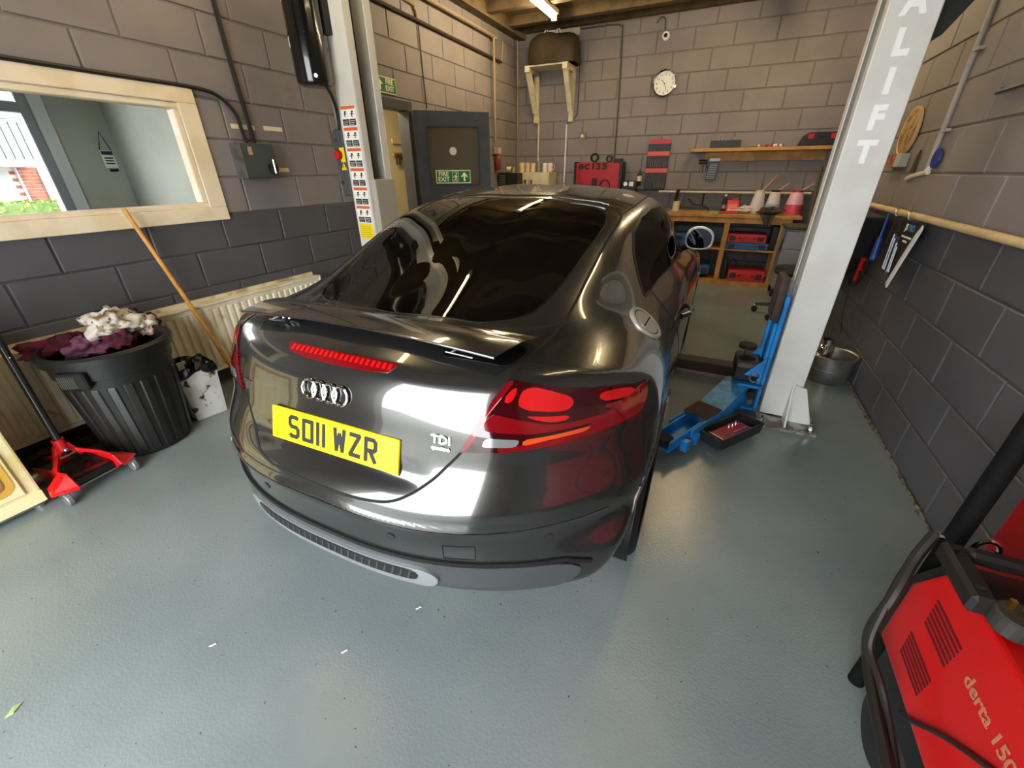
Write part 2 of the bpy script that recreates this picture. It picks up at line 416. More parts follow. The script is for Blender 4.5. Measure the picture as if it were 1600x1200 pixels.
# door leaf swung into the garage
lh, lfree = Vector((-3.17, 4.235, 0)), Vector((-2.55, 4.775, 0)); LW = .822
leaf = thing('door_2', None, None, lh, math.atan2(lfree.y-lh.y, lfree.x-lh.x)); leaf['kind'] = 'structure'
gz0, gz1, gu0, gu1 = 1.285, 1.86, .125, .69
for nm, (u0, u1, a, b) in (('stile', (0, gu0, .01, 2.0)), ('stile', (gu1, LW, .01, 2.0)), ('rail', (gu0, gu1, gz1, 2.0)), ('lower_panel', (gu0, gu1, .01, gz0))):
    MB().box(u0, u1, -.022, .022, a, b).build(nm, M_DKGREY, leaf)
for (u0, u1, a, b) in ((gu0-.012, gu1+.012, gz0-.012, gz0+.006), (gu0-.012, gu1+.012, gz1-.006, gz1+.012), (gu0-.012, gu0+.006, gz0+.006, gz1-.006), (gu1-.006, gu1+.012, gz0+.006, gz1-.006)):
    MB().box(u0, u1, -.03, .03, a, b).build('glazing_bead', mat('bead_dark', '2c2d31', .5), leaf)
MB().box(gu0, gu1, -.004, .004, gz0, gz1).build('pane', mat('wired_glass', '6e6450', .15, trans=.45, spec=.5), leaf)
MB().cyl((.40, -.012, 1.625), (.40, -.004, 1.625), .04, n=24).build('disc_sticker', mat('sticker_white', 'c9cdc6', .5), leaf)
sg = thing('fire_exit_sign', 'green fire exit sign with running man and arrow on the open door glass', 'sign', lh, leaf.rotation_euler[2])
MB().box(.188, .585, -.010, -.005, 1.30, 1.436).build('border', M_GLOW, sg); MB().box(.196, .577, -.012, -.010, 1.309, 1.427).build('panel', M_GREEN, sg)
F0 = frame((0, -.013, 0), (1, 0, 0), (0, 0, 1))
text_obj('lettering', 'FIRE', M_GLOW, F0 @ Matrix.Translation((.275, 1.395, 0)), sg, size=.064, bold=.0012)
text_obj('lettering', 'EXIT', M_GLOW, F0 @ Matrix.Translation((.275, 1.341, 0)), sg, size=.064, bold=.0012)
MB().box(.372, .444, -.0135, -.012, 1.317, 1.419).build('pictogram_door', M_GLOW, sg); MB().box(.376, .440, -.0142, -.0135, 1.321, 1.415).build('pictogram_field', M_GREEN, sg)
rm = MB()
for pl in ([(.404, 1.385), (.42, 1.385), (.424, 1.355), (.408, 1.352)], [(.405, 1.382), (.385, 1.372), (.384, 1.358), (.391, 1.36), (.393, 1.368), (.408, 1.374)], [(.418, 1.382), (.434, 1.366), (.430, 1.361), (.418, 1.370)],
           [(.408, 1.356), (.400, 1.338), (.380, 1.336), (.380, 1.329), (.404, 1.33), (.418, 1.352)], [(.412, 1.356), (.428, 1.342), (.426, 1.324), (.419, 1.324), (.420, 1.34), (.408, 1.349)]):
    rm.prism(pl, -.0152, -.0142, 'y')
rm.cyl((.421, -.0152, 1.397), (.421, -.0142, 1.397), .0085, n=12); rm.build('running_man', M_GLOW, sg)
MB().prism([(.513, 1.415), (.552, 1.372), (.545, 1.36), (.523, 1.382), (.523, 1.322), (.503, 1.322), (.503, 1.382), (.481, 1.36), (.474, 1.372)], -.0145, -.012, 'y').build('arrow', M_GLOW, sg)
sg2 = thing('fire_exit_sign', 'green fire exit sign on the wall above the doorway beside the white lift column', 'sign', (XL+.008, 3.90, 2.175))
MB().box(0, .004, -.30, .145, -.066, .066).build('border', M_GLOW, sg2); MB().box(.004, .006, -.292, .137, -.058, .058).build('panel', M_GREEN, sg2)
F1 = frame((.0065, 0, 0), (0, 1, 0), (0, 0, 1))
text_obj('lettering', 'FIRE', M_GLOW, F1 @ Matrix.Translation((.045, .028, 0)), sg2, size=.062, bold=.0012); text_obj('lettering', 'EXIT', M_GLOW, F1 @ Matrix.Translation((.045, -.027, 0)), sg2, size=.062, bold=.0012)
MB().prism([(-.1, .045), (-.05, .0), (-.085, .0), (-.085, -.045), (-.115, -.045), (-.115, 0), (-.15, 0)], .006, .0075, 'x').build('arrow', M_GLOW, sg2)
# key board in the hall
t = thing('key_rack', 'wooden key rack with dark keys on the cream wall behind the doorway', 'key rack', (-4.49, 5.72, 1.655))
MB().box(0, .02, -.3, .15, -.03, .02).build('rail', M_PINE, t)
rk = random.Random(2)
for k in range(7): MB().tube([(.02, -.27+k*.055, 0), (.04, -.27+k*.055, -.02), (.03, -.265+k*.055, -.08-rk.random()*.07)], .011, 6).build('key', M_BLACK, t)
t = MB().box(-4.49, -4.47, 5.42, 5.82, 1.78, 1.85).build('wall_plaque', mat('pine_light', 'd9b985', .6), bevel=.006); tag(t, 'pale wooden plaque above the key rack behind the doorway', 'plaque')
# ------------------------------------------------------------------ the car (x right, y forward from the number plate, z up)
CAR_LOC = (-.977, .719, 0.); CAR_RZ = math.radians(.6)
car = thing('car', 'dark grey metallic sports coupe with raised rear spoiler and yellow number plate', 'car', CAR_LOC, CAR_RZ)
def nspline(x, y):
    x = np.asarray(x, float); y = np.asarray(y, float); n = len(x); h = np.diff(x); A = np.eye(n); r = np.zeros_like(y)
    for i in range(1, n-1):
        A[i, i-1] = h[i-1]; A[i, i] = 2*(h[i-1]+h[i]); A[i, i+1] = h[i]
        r[i] = 6*((y[i+1]-y[i])/h[i]-(y[i]-y[i-1])/h[i-1])
    mm = np.linalg.solve(A, r)
    def ev(q):
        q = np.clip(np.asarray(q, float), x[0], x[-1]); i = np.clip(np.searchsorted(x, q)-1, 0, n-2)
        a = (x[i+1]-q)/h[i]; b = 1-a
        sh = (...,)+(None,)*(y.ndim-1)
        return a[sh]*y[i]+b[sh]*y[i+1]+((a**3-a)[sh]*mm[i]+(b**3-b)[sh]*mm[i+1])*(h[i]**2)[sh]/6
    return ev
def pchip(x, y):
    x = np.asarray(x, float); y = np.asarray(y, float); h = np.diff(x); d = np.diff(y)/h; n = len(x); s = np.zeros(n)
    for i in range(1, n-1):
        if d[i-1]*d[i] > 0:
            w1 = 2*h[i]+h[i-1]; w2 = h[i]+2*h[i-1]; s[i] = (w1+w2)/(w1/d[i-1]+w2/d[i])
    s[0] = d[0]; s[-1] = d[-1]
    def ev(q):
        q = np.clip(np.asarray(q, float), x[0], x[-1]); i = np.clip(np.searchsorted(x, q)-1, 0, n-2); t = (q-x[i])/h[i]
        return (2*t**3-3*t**2+1)*y[i]+(t**3-2*t**2+t)*h[i]*s[i]+(-2*t**3+3*t**2)*y[i+1]+(t**3-t**2)*h[i]*s[i+1]
    return ev
LOWER = [(.0, .20), (.5, .205), (.78, .215), (.865, .27), (.905, .36), (.925, .5)]
def low(k): return [(x*k, z) for x, z in LOWER]
ST = {
 -.40: low(.985)+[(.93, .62), (.915, .73), (.89, .80), (.845, .845), (.77, .876), (.66, .902), (.5, .925), (.3, .938), (0, .943)],
 .10: low(.985)+[(.93, .62), (.915, .73), (.89, .80), (.845, .848), (.77, .884), (.66, .914), (.5, .938), (.3, .950), (0, .955)],
 .30: low(.99)+[(.93, .64), (.918, .745), (.887, .825), (.84, .864), (.765, .895), (.66, .926), (.5, .955), (.3, .970), (0, .976)],
 .60: low(1.0)+[(.936, .65), (.928, .755), (.885, .84), (.82, .89), (.75, .922), (.66, .958), (.5, 1.015), (.3, 1.047), (0, 1.055)],
 .90: low(1.0)+[(.936, .66), (.922, .77), (.865, .865), (.79, .945), (.735, 1.00), (.66, 1.068), (.5, 1.135), (.3, 1.158), (0, 1.165)],
 1.20: low(1.0)+[(.936, .67), (.915, .79), (.84, .895), (.765, .98), (.715, 1.075), (.655, 1.165), (.5, 1.238), (.3, 1.258), (0, 1.264)],
 1.60: low(1.0)+[(.936, .69), (.912, .81), (.85, .91), (.80, .98), (.755, 1.115), (.68, 1.232), (.5, 1.305), (.3, 1.326), (0, 1.333)],
 2.00: low(1.0)+[(.936, .70), (.912, .82), (.855, .91), (.805, .975), (.765, 1.11), (.685, 1.235), (.5, 1.315), (.3, 1.338), (0, 1.346)],
 2.40: low(1.0)+[(.936, .69), (.918, .80), (.865, .89), (.80, .95), (.735, 1.04), (.64, 1.16), (.48, 1.24), (.3, 1.268), (0, 1.28)],
 2.80: low(1.0)+[(.936, .67), (.92, .78), (.87, .865), (.81, .912), (.74, .95), (.66, .99), (.48, 1.05), (.3, 1.075), (0, 1.085)],
 3.15: low(1.0)+[(.936, .65), (.918, .76), (.865, .835), (.80, .872), (.73, .892), (.65, .902), (.48, .912), (.3, .918), (0, .92)],
 3.60: low(.98)+[(.91, .60), (.885, .70), (.83, .765), (.77, .79), (.70, .805), (.62, .815), (.48, .825), (.3, .832), (0, .835)],
 4.00: low(.88)+[(.82, .55), (.79, .61), (.74, .65), (.69, .668), (.63, .678), (.56, .684), (.45, .69), (.3, .695), (0, .70)],
 4.30: low(.85)+[(.79, .52), (.76, .56), (.71, .59), (.66, .605), (.60, .612), (.54, .617), (.43, .622), (.3, .626), (0, .63)]}
ZA = .6
PH = np.radians(np.linspace(-90, 90, 361))
ys_ = sorted(ST)
tab = []
for yv in ys_:
    P = np.array(ST[yv]); ph = np.arctan2(P[:, 1]-ZA, P[:, 0]); rr_ = np.hypot(P[:, 0], P[:, 1]-ZA)
    pm = np.concatenate([ph, [math.pi-ph[-2], math.pi-ph[-3]]]); rm_ = np.concatenate([rr_, [rr_[-2], rr_[-3]]])
    tab.append(pchip(pm, rm_)(PH))
tab = np.array(tab)
YG = np.linspace(-.4, 4.3, 941)
S = nspline(ys_, tab)(YG)
def smooth(a, n, ax):
    for _ in range(n):
        p = np.concatenate([np.take(a, [0], ax), a, np.take(a, [-1], ax)], ax)
        a = .25*np.take(p, range(0, a.shape[ax]), ax)+.5*a+.25*np.take(p, range(2, a.shape[ax]+2), ax)
    return a
S = smooth(S, 36, 1)
_w = np.exp(-.5*((YG[:, None]-YG[None, :])/np.clip(.03+.12*(YG[:, None]-.05), .03, .10))**2); S = (_w/_w.sum(1, keepdims=True)) @ S
def lookS(ph, y):
    u = np.clip((ph+math.pi/2)/math.pi*360, 0, 359.999); v = np.clip((y+.4)/4.7*940, 0, 939.999)
    i = u.astype(int); j = v.astype(int); a = u-i; b = v-j
    return (S[j, i]*(1-a)+S[j, i+1]*a)*(1-b)+(S[j+1, i]*(1-a)+S[j+1, i+1]*a)*b
zz = [.15, .22, .27, .36, .42, .475, .500, .512, .53, .56, .60, .64, .683, .74, .80, .86, .90, .92, .95, 1.1]
YCs = pchip(zz, [.06, -.05, -.092, -.099, -.101, -.105, -.108, -.108, -.098, -.088, -.060, -.030, -.004, .014, .028, .048, .072, .092, .15, .6])
Kz = pchip([.15, .36, .5, .6, .75, .86, 1.1], [.42, .45, .60, .59, .58, .70, .70]); Pz = pchip([.15, .36, .5, .6, .75, 1.1], [2.6, 2.6, 3.0, 3.3, 3.7, 3.8])
YFs = pchip([.15, .3, .5, .65, .8, 1.0], [3.98, 4.06, 4.07, 4.03, 3.9, 3.6])
def Fb(x, y, z):
    x = np.abs(x); ph = np.arctan2(z-ZA, x); f1 = np.hypot(x, z-ZA)-lookS(ph, y)
    rec = .020*np.exp(-((z-.632)/.034)**2)/(1+np.exp((x-.36)/.03))
    f2 = (YCs(z)+rec+Kz(z)*np.maximum(x, 1e-6)**Pz(z)-y)*.9
    f3 = (y-(YFs(z)-.30*x**3))
    def smax(a, b, k):
        h = np.clip(.5+.5*(a-b)/k, 0, 1); return a*h+b*(1-h)+k*h*(1-h)
    return smax(smax(f1, f2, .030), f3, .15)
def solve(p0, d, t0=0., t1=1., n=34):
    """p0 outside (F>0), p0+t1*d inside"""
    p0 = np.asarray(p0, float); d = np.asarray(d, float); a = np.full(len(p0), t0); b = np.full(len(p0), t1)
    for _ in range(n):
        mth = (a+b)/2; q = p0+d*mth[:, None]; ins = Fb(q[:, 0], q[:, 1], q[:, 2]) < 0
        b = np.where(ins, mth, b); a = np.where(ins, a, mth)
    return p0+d*((a+b)/2)[:, None]
def grad(q, e=.006):
    g = np.stack([Fb(q[:, 0]+e*(i == 0), q[:, 1]+e*(i == 1), q[:, 2]+e*(i == 2))-Fb(q[:, 0]-e*(i == 0), q[:, 1]-e*(i == 1), q[:, 2]-e*(i == 2)) for i in range(3)], 1)
    return g/np.linalg.norm(g, axis=1, keepdims=True)
def s_rear(xz): xz = np.asarray(xz, float); n = len(xz); return solve(np.stack([xz[:, 0], np.full(n, -.6), xz[:, 1]], 1), np.tile([0, 2.0, 0], (n, 1)))
def s_top(xy): xy = np.asarray(xy, float); n = len(xy); return solve(np.stack([xy[:, 0], xy[:, 1], np.full(n, 1.6)], 1), np.tile([0, 0, -1.0], (n, 1)))
def s_side(yz, sg=1): yz = np.asarray(yz, float); n = len(yz); return solve(np.stack([np.full(n, 1.2*sg), yz[:, 0], yz[:, 1]], 1), np.tile([-1.1*sg, 0, 0], (n, 1)))
M_PAINT = mat('car_paint', (.066, .064, .061), .21, .78, coat=1., wcoord=False)
M_PAINT.node_tree.nodes['Principled BSDF'].inputs['Coat IOR'].default_value = 1.55
M_SEAM = mat('panel_gap', '050505', .8)
M_CGLASS = mat('tinted_glass', (.003, .0026, .002), .02, spec=.6)
M_SGLASS = mat('side_glass', (.003, .003, .003), .04, spec=.03)
M_TRIMBK = mat('car_black_trim', '0b0b0c', .35)
# -- body shell
NPH = 150
phs = np.linspace(-math.pi/2, math.pi/2, NPH)
rows = []
for yv in list(np.linspace(4.0, 1.0, 150)):
    p0 = np.stack([2.0*np.cos(phs), np.full(NPH, yv), ZA+2.0*np.sin(phs)], 1); d = np.stack([-2.0*np.cos(phs), 0*phs, -2.0*np.sin(phs)], 1)
    rows.append(solve(p0, d))
for be in np.linspace(0, math.pi/2, 112)[1:]:
    dirv = np.stack([np.cos(be)*np.cos(phs), np.full(NPH, -math.sin(be)), np.cos(be)*np.sin(phs)], 1)
    rows.append(solve(np.array([0, 1.0, ZA])+2.2*dirv, -2.2*dirv))
G = np.array(rows)                     # [row, phi, 3]
G[:, 0, 0] = 0; G[:, -1, 0] = 0
WH = [(.67, .325), (3.14, .325)]; RA = .352
NR = len(rows)
yy_ = G[:, :, 1]; zz_ = G[:, :, 2]
kill = np.zeros(G.shape[:2], bool)
for (wy, wz) in WH:
    dist = np.hypot(yy_-wy, zz_-wz); zone = (G[:, :, 0] > .6)
    inn = zone & (dist < RA-.012); ring = zone & (dist >= RA-.012) & (dist < RA+.013)
    kill |= inn
    idx = np.argwhere(ring)
    for (i, j) in idx:
        a = math.atan2(zz_[i, j]-wz, yy_[i, j]-wy); G[i, j, 1] = wy+RA*math.cos(a); G[i, j, 2] = wz+RA*math.sin(a)
    if len(idx):
        q = s_side(np.stack([G[ring][:, 1], G[ring][:, 2]], 1)); G[ring] = q
vs = []; fs = []; vid = {}
for sgn in (1, -1):
    for i in range(NR):
        for j in range(NPH):
            if sgn == -1 and j in (0, NPH-1): vid[(sgn, i, j)] = vid[(1, i, j)]; continue
            vid[(sgn, i, j)] = len(vs); vs.append((sgn*G[i, j, 0], G[i, j, 1], G[i, j, 2]))
    for i in range(NR-1):
        for j in range(NPH-1):
            c4 = [(i, j), (i+1, j), (i+1, j+1), (i, j+1)]
            if any(kill[a] for a in c4): continue
            f = [vid[(sgn, *a)] for a in c4]
            fs.append(tuple(f) if sgn == 1 else tuple(reversed(f)))
me = bpy.data.meshes.new('body'); me.from_pydata(vs, [], fs)
bm = bmesh.new(); bm.from_mesh(me)
bmesh.ops.remove_doubles(bm, verts=bm.verts, dist=.0004); bmesh.ops.dissolve_degenerate(bm, edges=bm.edges, dist=1e-5)
bmesh.ops.delete(bm, geom=[v for v in bm.verts if not v.link_faces], context='VERTS')
bmesh.ops.recalc_face_normals(bm, faces=bm.faces); bm.to_mesh(me); bm.free()
me.polygons.foreach_set('use_smooth', [True]*len(me.polygons)); me.materials.append(M_PAINT)
body = link(bpy.data.objects.new('body', me), car)
# -- surface patches and seams
def dens(pl, step, closed=True):
    P = [np.array(p, float) for p in pl]; out = []
    for i in range(len(P) if closed else len(P)-1):
        a, b = P[i], P[(i+1) % len(P)]; k = max(1, int(np.linalg.norm(b-a)/step))
        out += [a+(b-a)*t/k for t in range(k)]
    if not closed: out.append(P[-1])
    return np.array(out)
def patch(name, pl, proj, mt, h=.003, parent=None, step=.015, rings=10, ctr=None, skirt=.004, smoothed=0, mirror=False):
    """a skin of the body outlined by a 2D polygon, standing h proud of the shell"""
    B = dens(pl, step); n = len(B)
    for _ in range(smoothed): B = .25*np.roll(B, 1, 0)+.5*B+.25*np.roll(B, -1, 0)
    c = B.mean(0) if ctr is None else np.array(ctr, float)
    pts = [c]
    for r in np.linspace(0, 1, rings+1)[1:]: pts += list(c+(B-c)*r)
    q = proj(np.array(pts)); g = grad(q); q2 = q+g*h
    edge = q[-n:]-g[-n:]*skirt
    V = [tuple(p) for p in q2]+[tuple(p) for p in edge]; Fc = []
    for i in range(n): Fc.append((0, 1+i, 1+(i+1) % n))
    for r in range(rings-1):
        for i in range(n):
            a = 1+r*n; Fc.append((a+i, a+n+i, a+n+(i+1) % n, a+(i+1) % n))
    a = 1+(rings-1)*n; e = len(q2)
    for i in range(n): Fc.append((a+i, e+i, e+(i+1) % n, a+(i+1) % n))
    o = MB().add(V, Fc).build(name, mt, parent or car, smooth=True, ang=35); return o
def seam(name, P3, width=.006, h=.0012, mt=None, parent=None):
    P3 = np.asarray(P3, float); g = grad(P3); t = np.gradient(P3, axis=0); t /= np.linalg.norm(t, axis=1, keepdims=True)
    b = np.cross(g, t); n = len(P3); V = []
    for k in (-1, 1): V += [tuple(p) for p in P3+g*h+b*k*width/2]
    V += [tuple(p) for p in P3-g*.004+b*-1*width/2]+[tuple(p) for p in P3-g*.004+b*width/2]
    Fc = []
    for i in range(n-1):
        Fc += [(i, i+1, n+i+1, n+i), (2*n+i, 2*n+i+1, i+1, i), (n+i, n+i+1, 3*n+i+1, 3*n+i)]
    return MB().add(V, Fc).build(name, mt or M_SEAM, parent or car, smooth=True, ang=35)
def sm(pl, n=10): return np.array([tuple(v) for v in catmull([(p[0], p[1], 0) for p in pl], n)])[:, :2]
def mir(pl): return [(-x, y_) for x, y_ in pl]
# rear window, roof seam, hatch gaps
GL = [(0, .346), (.2, .353), (.34, .384), (.43, .440), (.475, .52), (.50, .66), (.52, .85), (.535, 1.02), (.54, 1.16), (.52, 1.255), (.45, 1.30), (.25, 1.325), (0, 1.333)]
GLf = GL+[(-x, y_) for x, y_ in reversed(GL[1:-1])]
patch('rear_window', GLf, s_top, M_CGLASS, .002, rings=24, smoothed=3, ctr=(0, .85))
seam('window_seal', s_top(dens(GLf+[GLf[0]], .012, False)), .012, .0016, M_TRIMBK)
HT = [(.552, .205), (.562, .30), (.574, .45), (.578, .6), (.578, .8), (.58, 1.0), (.585, 1.2), (.575, 1.31), (.50, 1.365), (.25, 1.392), (0, 1.40)]
for s_ in (1, -1):
    q = s_top(dens([(s_*x, y_) for x, y_ in sm(HT)], .012, False)); seam('hatch_gap', q, .010)
LI = [(.560, .935), (.543, .915), (.516, .860), (.484, .790), (.453, .730), (.42, .688), (.375, .637), (.32, .596), (.25, .570), (.12, .557), (0, .555)]
for s_ in (1, -1): seam('boot_gap', s_rear(dens([(s_*x, z) for x, z in sm(LI)], .01, False)), .008)
for yy in (1.343, 1.412):  # added bright beads, standing in for light lines reflected across the hatch top
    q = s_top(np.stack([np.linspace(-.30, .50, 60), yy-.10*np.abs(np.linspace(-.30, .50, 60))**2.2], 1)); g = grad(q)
    MB().tube([tuple(p) for p in q+g*.002], .0035, 8).build('hatch_highlight_bead', mat('highlight_metal', 'dadada', .15, 1.), car, smooth=True)
# roof panel and side seams
for s_ in (1, -1): seam('roof_gap', s_top(dens([(s_*x, y_) for x, y_ in sm([(.575, 1.31), (.60, 1.5), (.605, 1.8), (.59, 2.05), (.56, 2.25)])], .015, False)), .006)
# side glass
DL = [(.98, .968), (1.04, 1.03), (1.12, 1.10), (1.24, 1.175), (1.42, 1.225), (1.62, 1.248), (1.85, 1.25), (2.05, 1.215), (2.25, 1.13), (2.42, 1.03), (2.5, .965), (2.2, .973), (1.8, .980), (1.4, .975), (1.1, .968)]
for s_ in (1, -1):
    patch('side_window', DL, lambda p, s_=s_: s_side(p, s_), M_SGLASS, .002, ctr=(1.75, 1.08), smoothed=2, rings=14)
    seam('side_window_trim', s_side(dens(DL+[DL[0]], .012, False), s_), .014, .002, M_TRIMBK)
    seam('door_gap', s_side(dens(sm([(1.10, .96), (1.13, .80), (1.12, .65), (1.16, .5), (1.25, .37)]), .015, False), s_), .006)
    seam('door_gap', s_side(dens([(2.5, .95), (2.56, .7), (2.56, .4)], .015, False), s_), .006)
    seam('sill_gap', s_side(dens([(1.25, .37), (2.56, .36)], .02, False), s_), .006)
    seam('fender_gap', s_side(dens([(.45, .745), (.40, .66), (.36, .52)], .01, False), s_), .005)
WS = [(0, 2.33), (.3, 2.31), (.46, 2.26), (.53, 2.3), (.62, 2.55), (.69, 2.85), (.55, 2.98), (.3, 3.04), (0, 3.06)]
patch('windscreen', WS+[(-x, y_) for x, y_ in reversed(WS[1:-1])], s_top, M_CGLASS, .002, rings=16, smoothed=2, ctr=(0, 2.65))
# -- tail lights
M_LENS = mat('lens_red', (.16, .002, .004), .06, coat=1.)
M_LENSB = mat('lens_bright', (.52, .005, .006), .12, coat=1.)
M_LENSD = mat('lens_dark', (.03, .001, .002), .05, coat=1.)
M_REV = mat('lens_clear', '9da1a2', .1, .6, coat=1.)
M_IND = mat('lens_amber', (.55, .06, .008), .08, coat=1.)
def LM(pl):
    # light outline sheared so that its top falls towards the wing and its foot sits on the bumper line
    return [(x+.012*max(0, (z-.70)/.18), z+(.024 if z < .73 else .024+(.012*(1-min(1, max(0, (x-.535)/.34)))-.060*max(0, (x-.535)/.34))*max(0, (z-.73)/.155))) for x, z in pl]
LT = LM([(.447, .706), (.475, .765), (.508, .838), (.535, .884), (.62, .886), (.72, .884), (.80, .880), (.855, .874), (.870, .84), (.874, .80), (.868, .765), (.82, .748), (.742, .735), (.65, .722), (.55, .712)])
for s_ in (1, -1):
    mk = (lambda pl: pl) if s_ == 1 else mir
    lens = patch('tail_light', mk(LT), s_rear, M_LENSD, .004, rings=12, step=.012)
    def sub(nm, pl, mt, h): patch(nm, mk(LM(pl)), s_rear, mt, h, parent=lens, rings=6, step=.01, smoothed=1)
    sub('lens_rim', [(.447, .706), (.475, .765), (.508, .838), (.535, .884), (.552, .884), (.522, .832), (.492, .765), (.47, .714)], M_LENS, .0052)
    sub('lens_rim', [(.545, .712), (.65, .722), (.742, .735), (.82, .748), (.868, .765), (.874, .80), (.870, .84), (.855, .874), (.842, .872), (.858, .81), (.850, .778), (.805, .764), (.735, .750), (.645, .738), (.545, .728)], M_LENS, .0052)
    sub('brake_lamp', [(.572, .868), (.60, .879), (.64, .874), (.685, .862), (.700, .845), (.695, .822), (.66, .818), (.60, .822), (.572, .832)], M_LENSB, .0056)
    sub('tail_lamp', [(.752, .866), (.80, .871), (.835, .862), (.838, .842), (.815, .834), (.77, .834), (.752, .842)], M_LENSB, .0056)
    sub('reflector', [(.538, .852), (.56, .876), (.562, .846), (.55, .832), (.535, .834)], M_LENSB, .0056)
    sub('reflector', [(.595, .808), (.66, .806), (.70, .806), (.70, .794), (.66, .790), (.615, .800)], M_LENSB, .0056)
    sub('reflector', [(.77, .824), (.82, .826), (.80, .812), (.775, .81)], M_LENS, .0056)
    sub('reversing_lamp', [(.512, .752), (.60, .748), (.592, .728), (.503, .727)], M_REV, .0056)
    sub('indicator', [(.605, .748), (.70, .760), (.76, .768), (.75, .754), (.66, .742), (.602, .730)], M_IND, .0056)
    sub('lens_glow', [(.50, .79), (.52, .81), (.62, .785), (.72, .785), (.80, .80), (.84, .806), (.85, .79), (.76, .775), (.62, .762), (.505, .768)], M_LENS, .0052)
# -- high brake light
BL = [(-.215, .928), (.215, .928), (.222, .924), (.20, .908), (.12, .901), (0, .899), (-.12, .901), (-.20, .908), (-.222, .924)]
hb = patch('brake_light', BL, s_rear, M_LENS, .003, rings=5)
for k in range(20):
    x = -.195+k*.0205; patch('led', [(x, .913), (x+.012, .913), (x+.012, .925), (x, .925)], s_rear, M_LENSB, .0045, parent=hb, rings=2, step=.007)
# -- raised spoiler
sp = MB(); nu, nv = 41, 10; V = []; Fc = []
for lay in (1, -1):
    for i in range(nu):
        u = -1+2*i/(nu-1)
        for j in range(nv):
            v = j/(nv-1)
            yb = .165-.012*abs(u)**2; yf_ = .335+.03*abs(u)**3; x = u*(.508+.05*v)
            yq = yb+(yf_-yb)*v
            z = .992-.012*abs(u)**2.2+.010*math.sin(v*math.pi)-.008*v
            th = .008*(math.sin(math.pi*min(1, max(0, .12+.8*v))))*(1-.75*abs(u)**6)
            V.append((x, yq, z+lay*th))
n0 = nu*nv
for i in range(nu-1):
    for j in range(nv-1):
        a = i*nv+j; Fc += [(a, a+nv, a+nv+1, a+1), (n0+a, n0+a+1, n0+a+nv+1, n0+a+nv)]
for i in range(nu-1):
    for j in (0, nv-1): a = i*nv+j; Fc.append((a, a+nv, n0+a+nv, n0+a))
for j in range(nv-1):
    for i in (0, nu-1): a = i*nv+j; Fc.append((a, a+1, n0+a+1, n0+a))
sp.add(V, Fc); spo = sp.build('spoiler', M_PAINT, car, smooth=True, ang=50)
for s_ in (1, -1):
    mbs = MB()
    x0 = s_*.375
    for dx in (-.035, .0, .03):
        mbs.tube([(x0+dx, .205, .93), (x0+dx, .225, .99)], .006, 8)
    mbs.tube([(x0-.045, .19, .952), (x0+.045, .19, .948)], .005, 8); mbs.tube([(x0-.03, .19, .952), (x0+.02, .24, .985)], .005, 8)
    mbs.build('spoiler_strut', M_STEEL, spo, smooth=True)
    MB().box(x0-.05, x0+.05, .22, .30, .92, .975).build('strut_housing', M_TRIMBK, spo, bevel=.012)
    patch('spoiler_recess', [(s_*.32, .165), (s_*.53, .195), (s_*.55, .29), (s_*.52, .32), (s_*.34, .30)], s_top, M_TRIMBK, .0015, parent=spo, rings=4, step=.02, smoothed=2)
MB().tube([(u*.508, .165-.012*abs(u)**2, .992-.012*abs(u)**2.2) for u in np.linspace(-1, 1, 41)], .0042, 8).build('spoiler_edge', M_PAINT, spo, smooth=True)
# -- diffuser, bumper details
DF = [(-.80, .335), (-.74, .362), (-.6, .366), (0, .366), (.6, .366), (.74, .362), (.80, .335), (.80, .30), (.74, .262), (.5, .255), (0, .25), (-.5, .255), (-.74, .262), (-.80, .30)]
dif = patch('diffuser', DF, s_rear, mat('diffuser_grey', '505254', .4, .4), .006, rings=6, step=.03, smoothed=1)
patch('diffuser_grille_frame', [(-.42, .345), (.36, .345), (.415, .315), (.39, .268), (-.40, .268), (-.46, .31)], s_rear, mat('satin_silver', 'c9cbcc', .3, .8), .016, parent=dif, rings=6, step=.02, smoothed=2)
patch('diffuser_grille', [(-.37, .338), (.32, .338), (.355, .318), (.34, .292), (-.36, .292), (-.40, .312)], s_rear, M_BLACK, .018, parent=dif, rings=6, step=.02, smoothed=2)
for k in range(24):
    x = -.34+k*.028; patch('grille_bar', [(x, .295), (x+.006, .295), (x+.020, .335), (x+.014, .335)], s_rear, mat('grille_grey', '3c3d3e', .4), .0195, parent=dif, rings=1, step=.02)
seam('bumper_gap', s_rear(dens([(-.82, .345), (-.75, .372), (-.6, .376), (0, .376), (.6, .376), (.75, .372), (.82, .345)], .015, False)), .014, .0065)
seam('bumper_crease', s_rear(dens([(-.84, .500), (-.5, .507), (0, .509), (.5, .507), (.84, .500)], .015, False)), .009, .0022, M_PAINT)
for x in (-.70, -.27, .27, .70):
    q = s_rear(np.array([[x, .455]])); g = grad(q)[0]; c = q[0]
    o = MB().cyl(c-g*.004, c+g*.0018, .0125, n=20).build('parking_sensor', M_PAINT, car); MB().cyl(c+g*.0012, c+g*.0022, .0095, n=20).build('sensor_face', M_PAINT, o); MB().tube([Vector(c+g*.0012)+.0125*(math.cos(t*.314)*Vector(g).orthogonal().normalized()+math.sin(t*.314)*Vector(g).cross(Vector(g).orthogonal().normalized())) for t in range(20)], .0012, 6, closed=True).build('sensor_ring', M_SEAM, o)
tc = [(.425, .395), (.515, .395), (.515, .45), (.425, .45)]
seam('tow_eye_cover_gap', s_rear(dens(tc+[tc[0]], .008, False)), .0035)
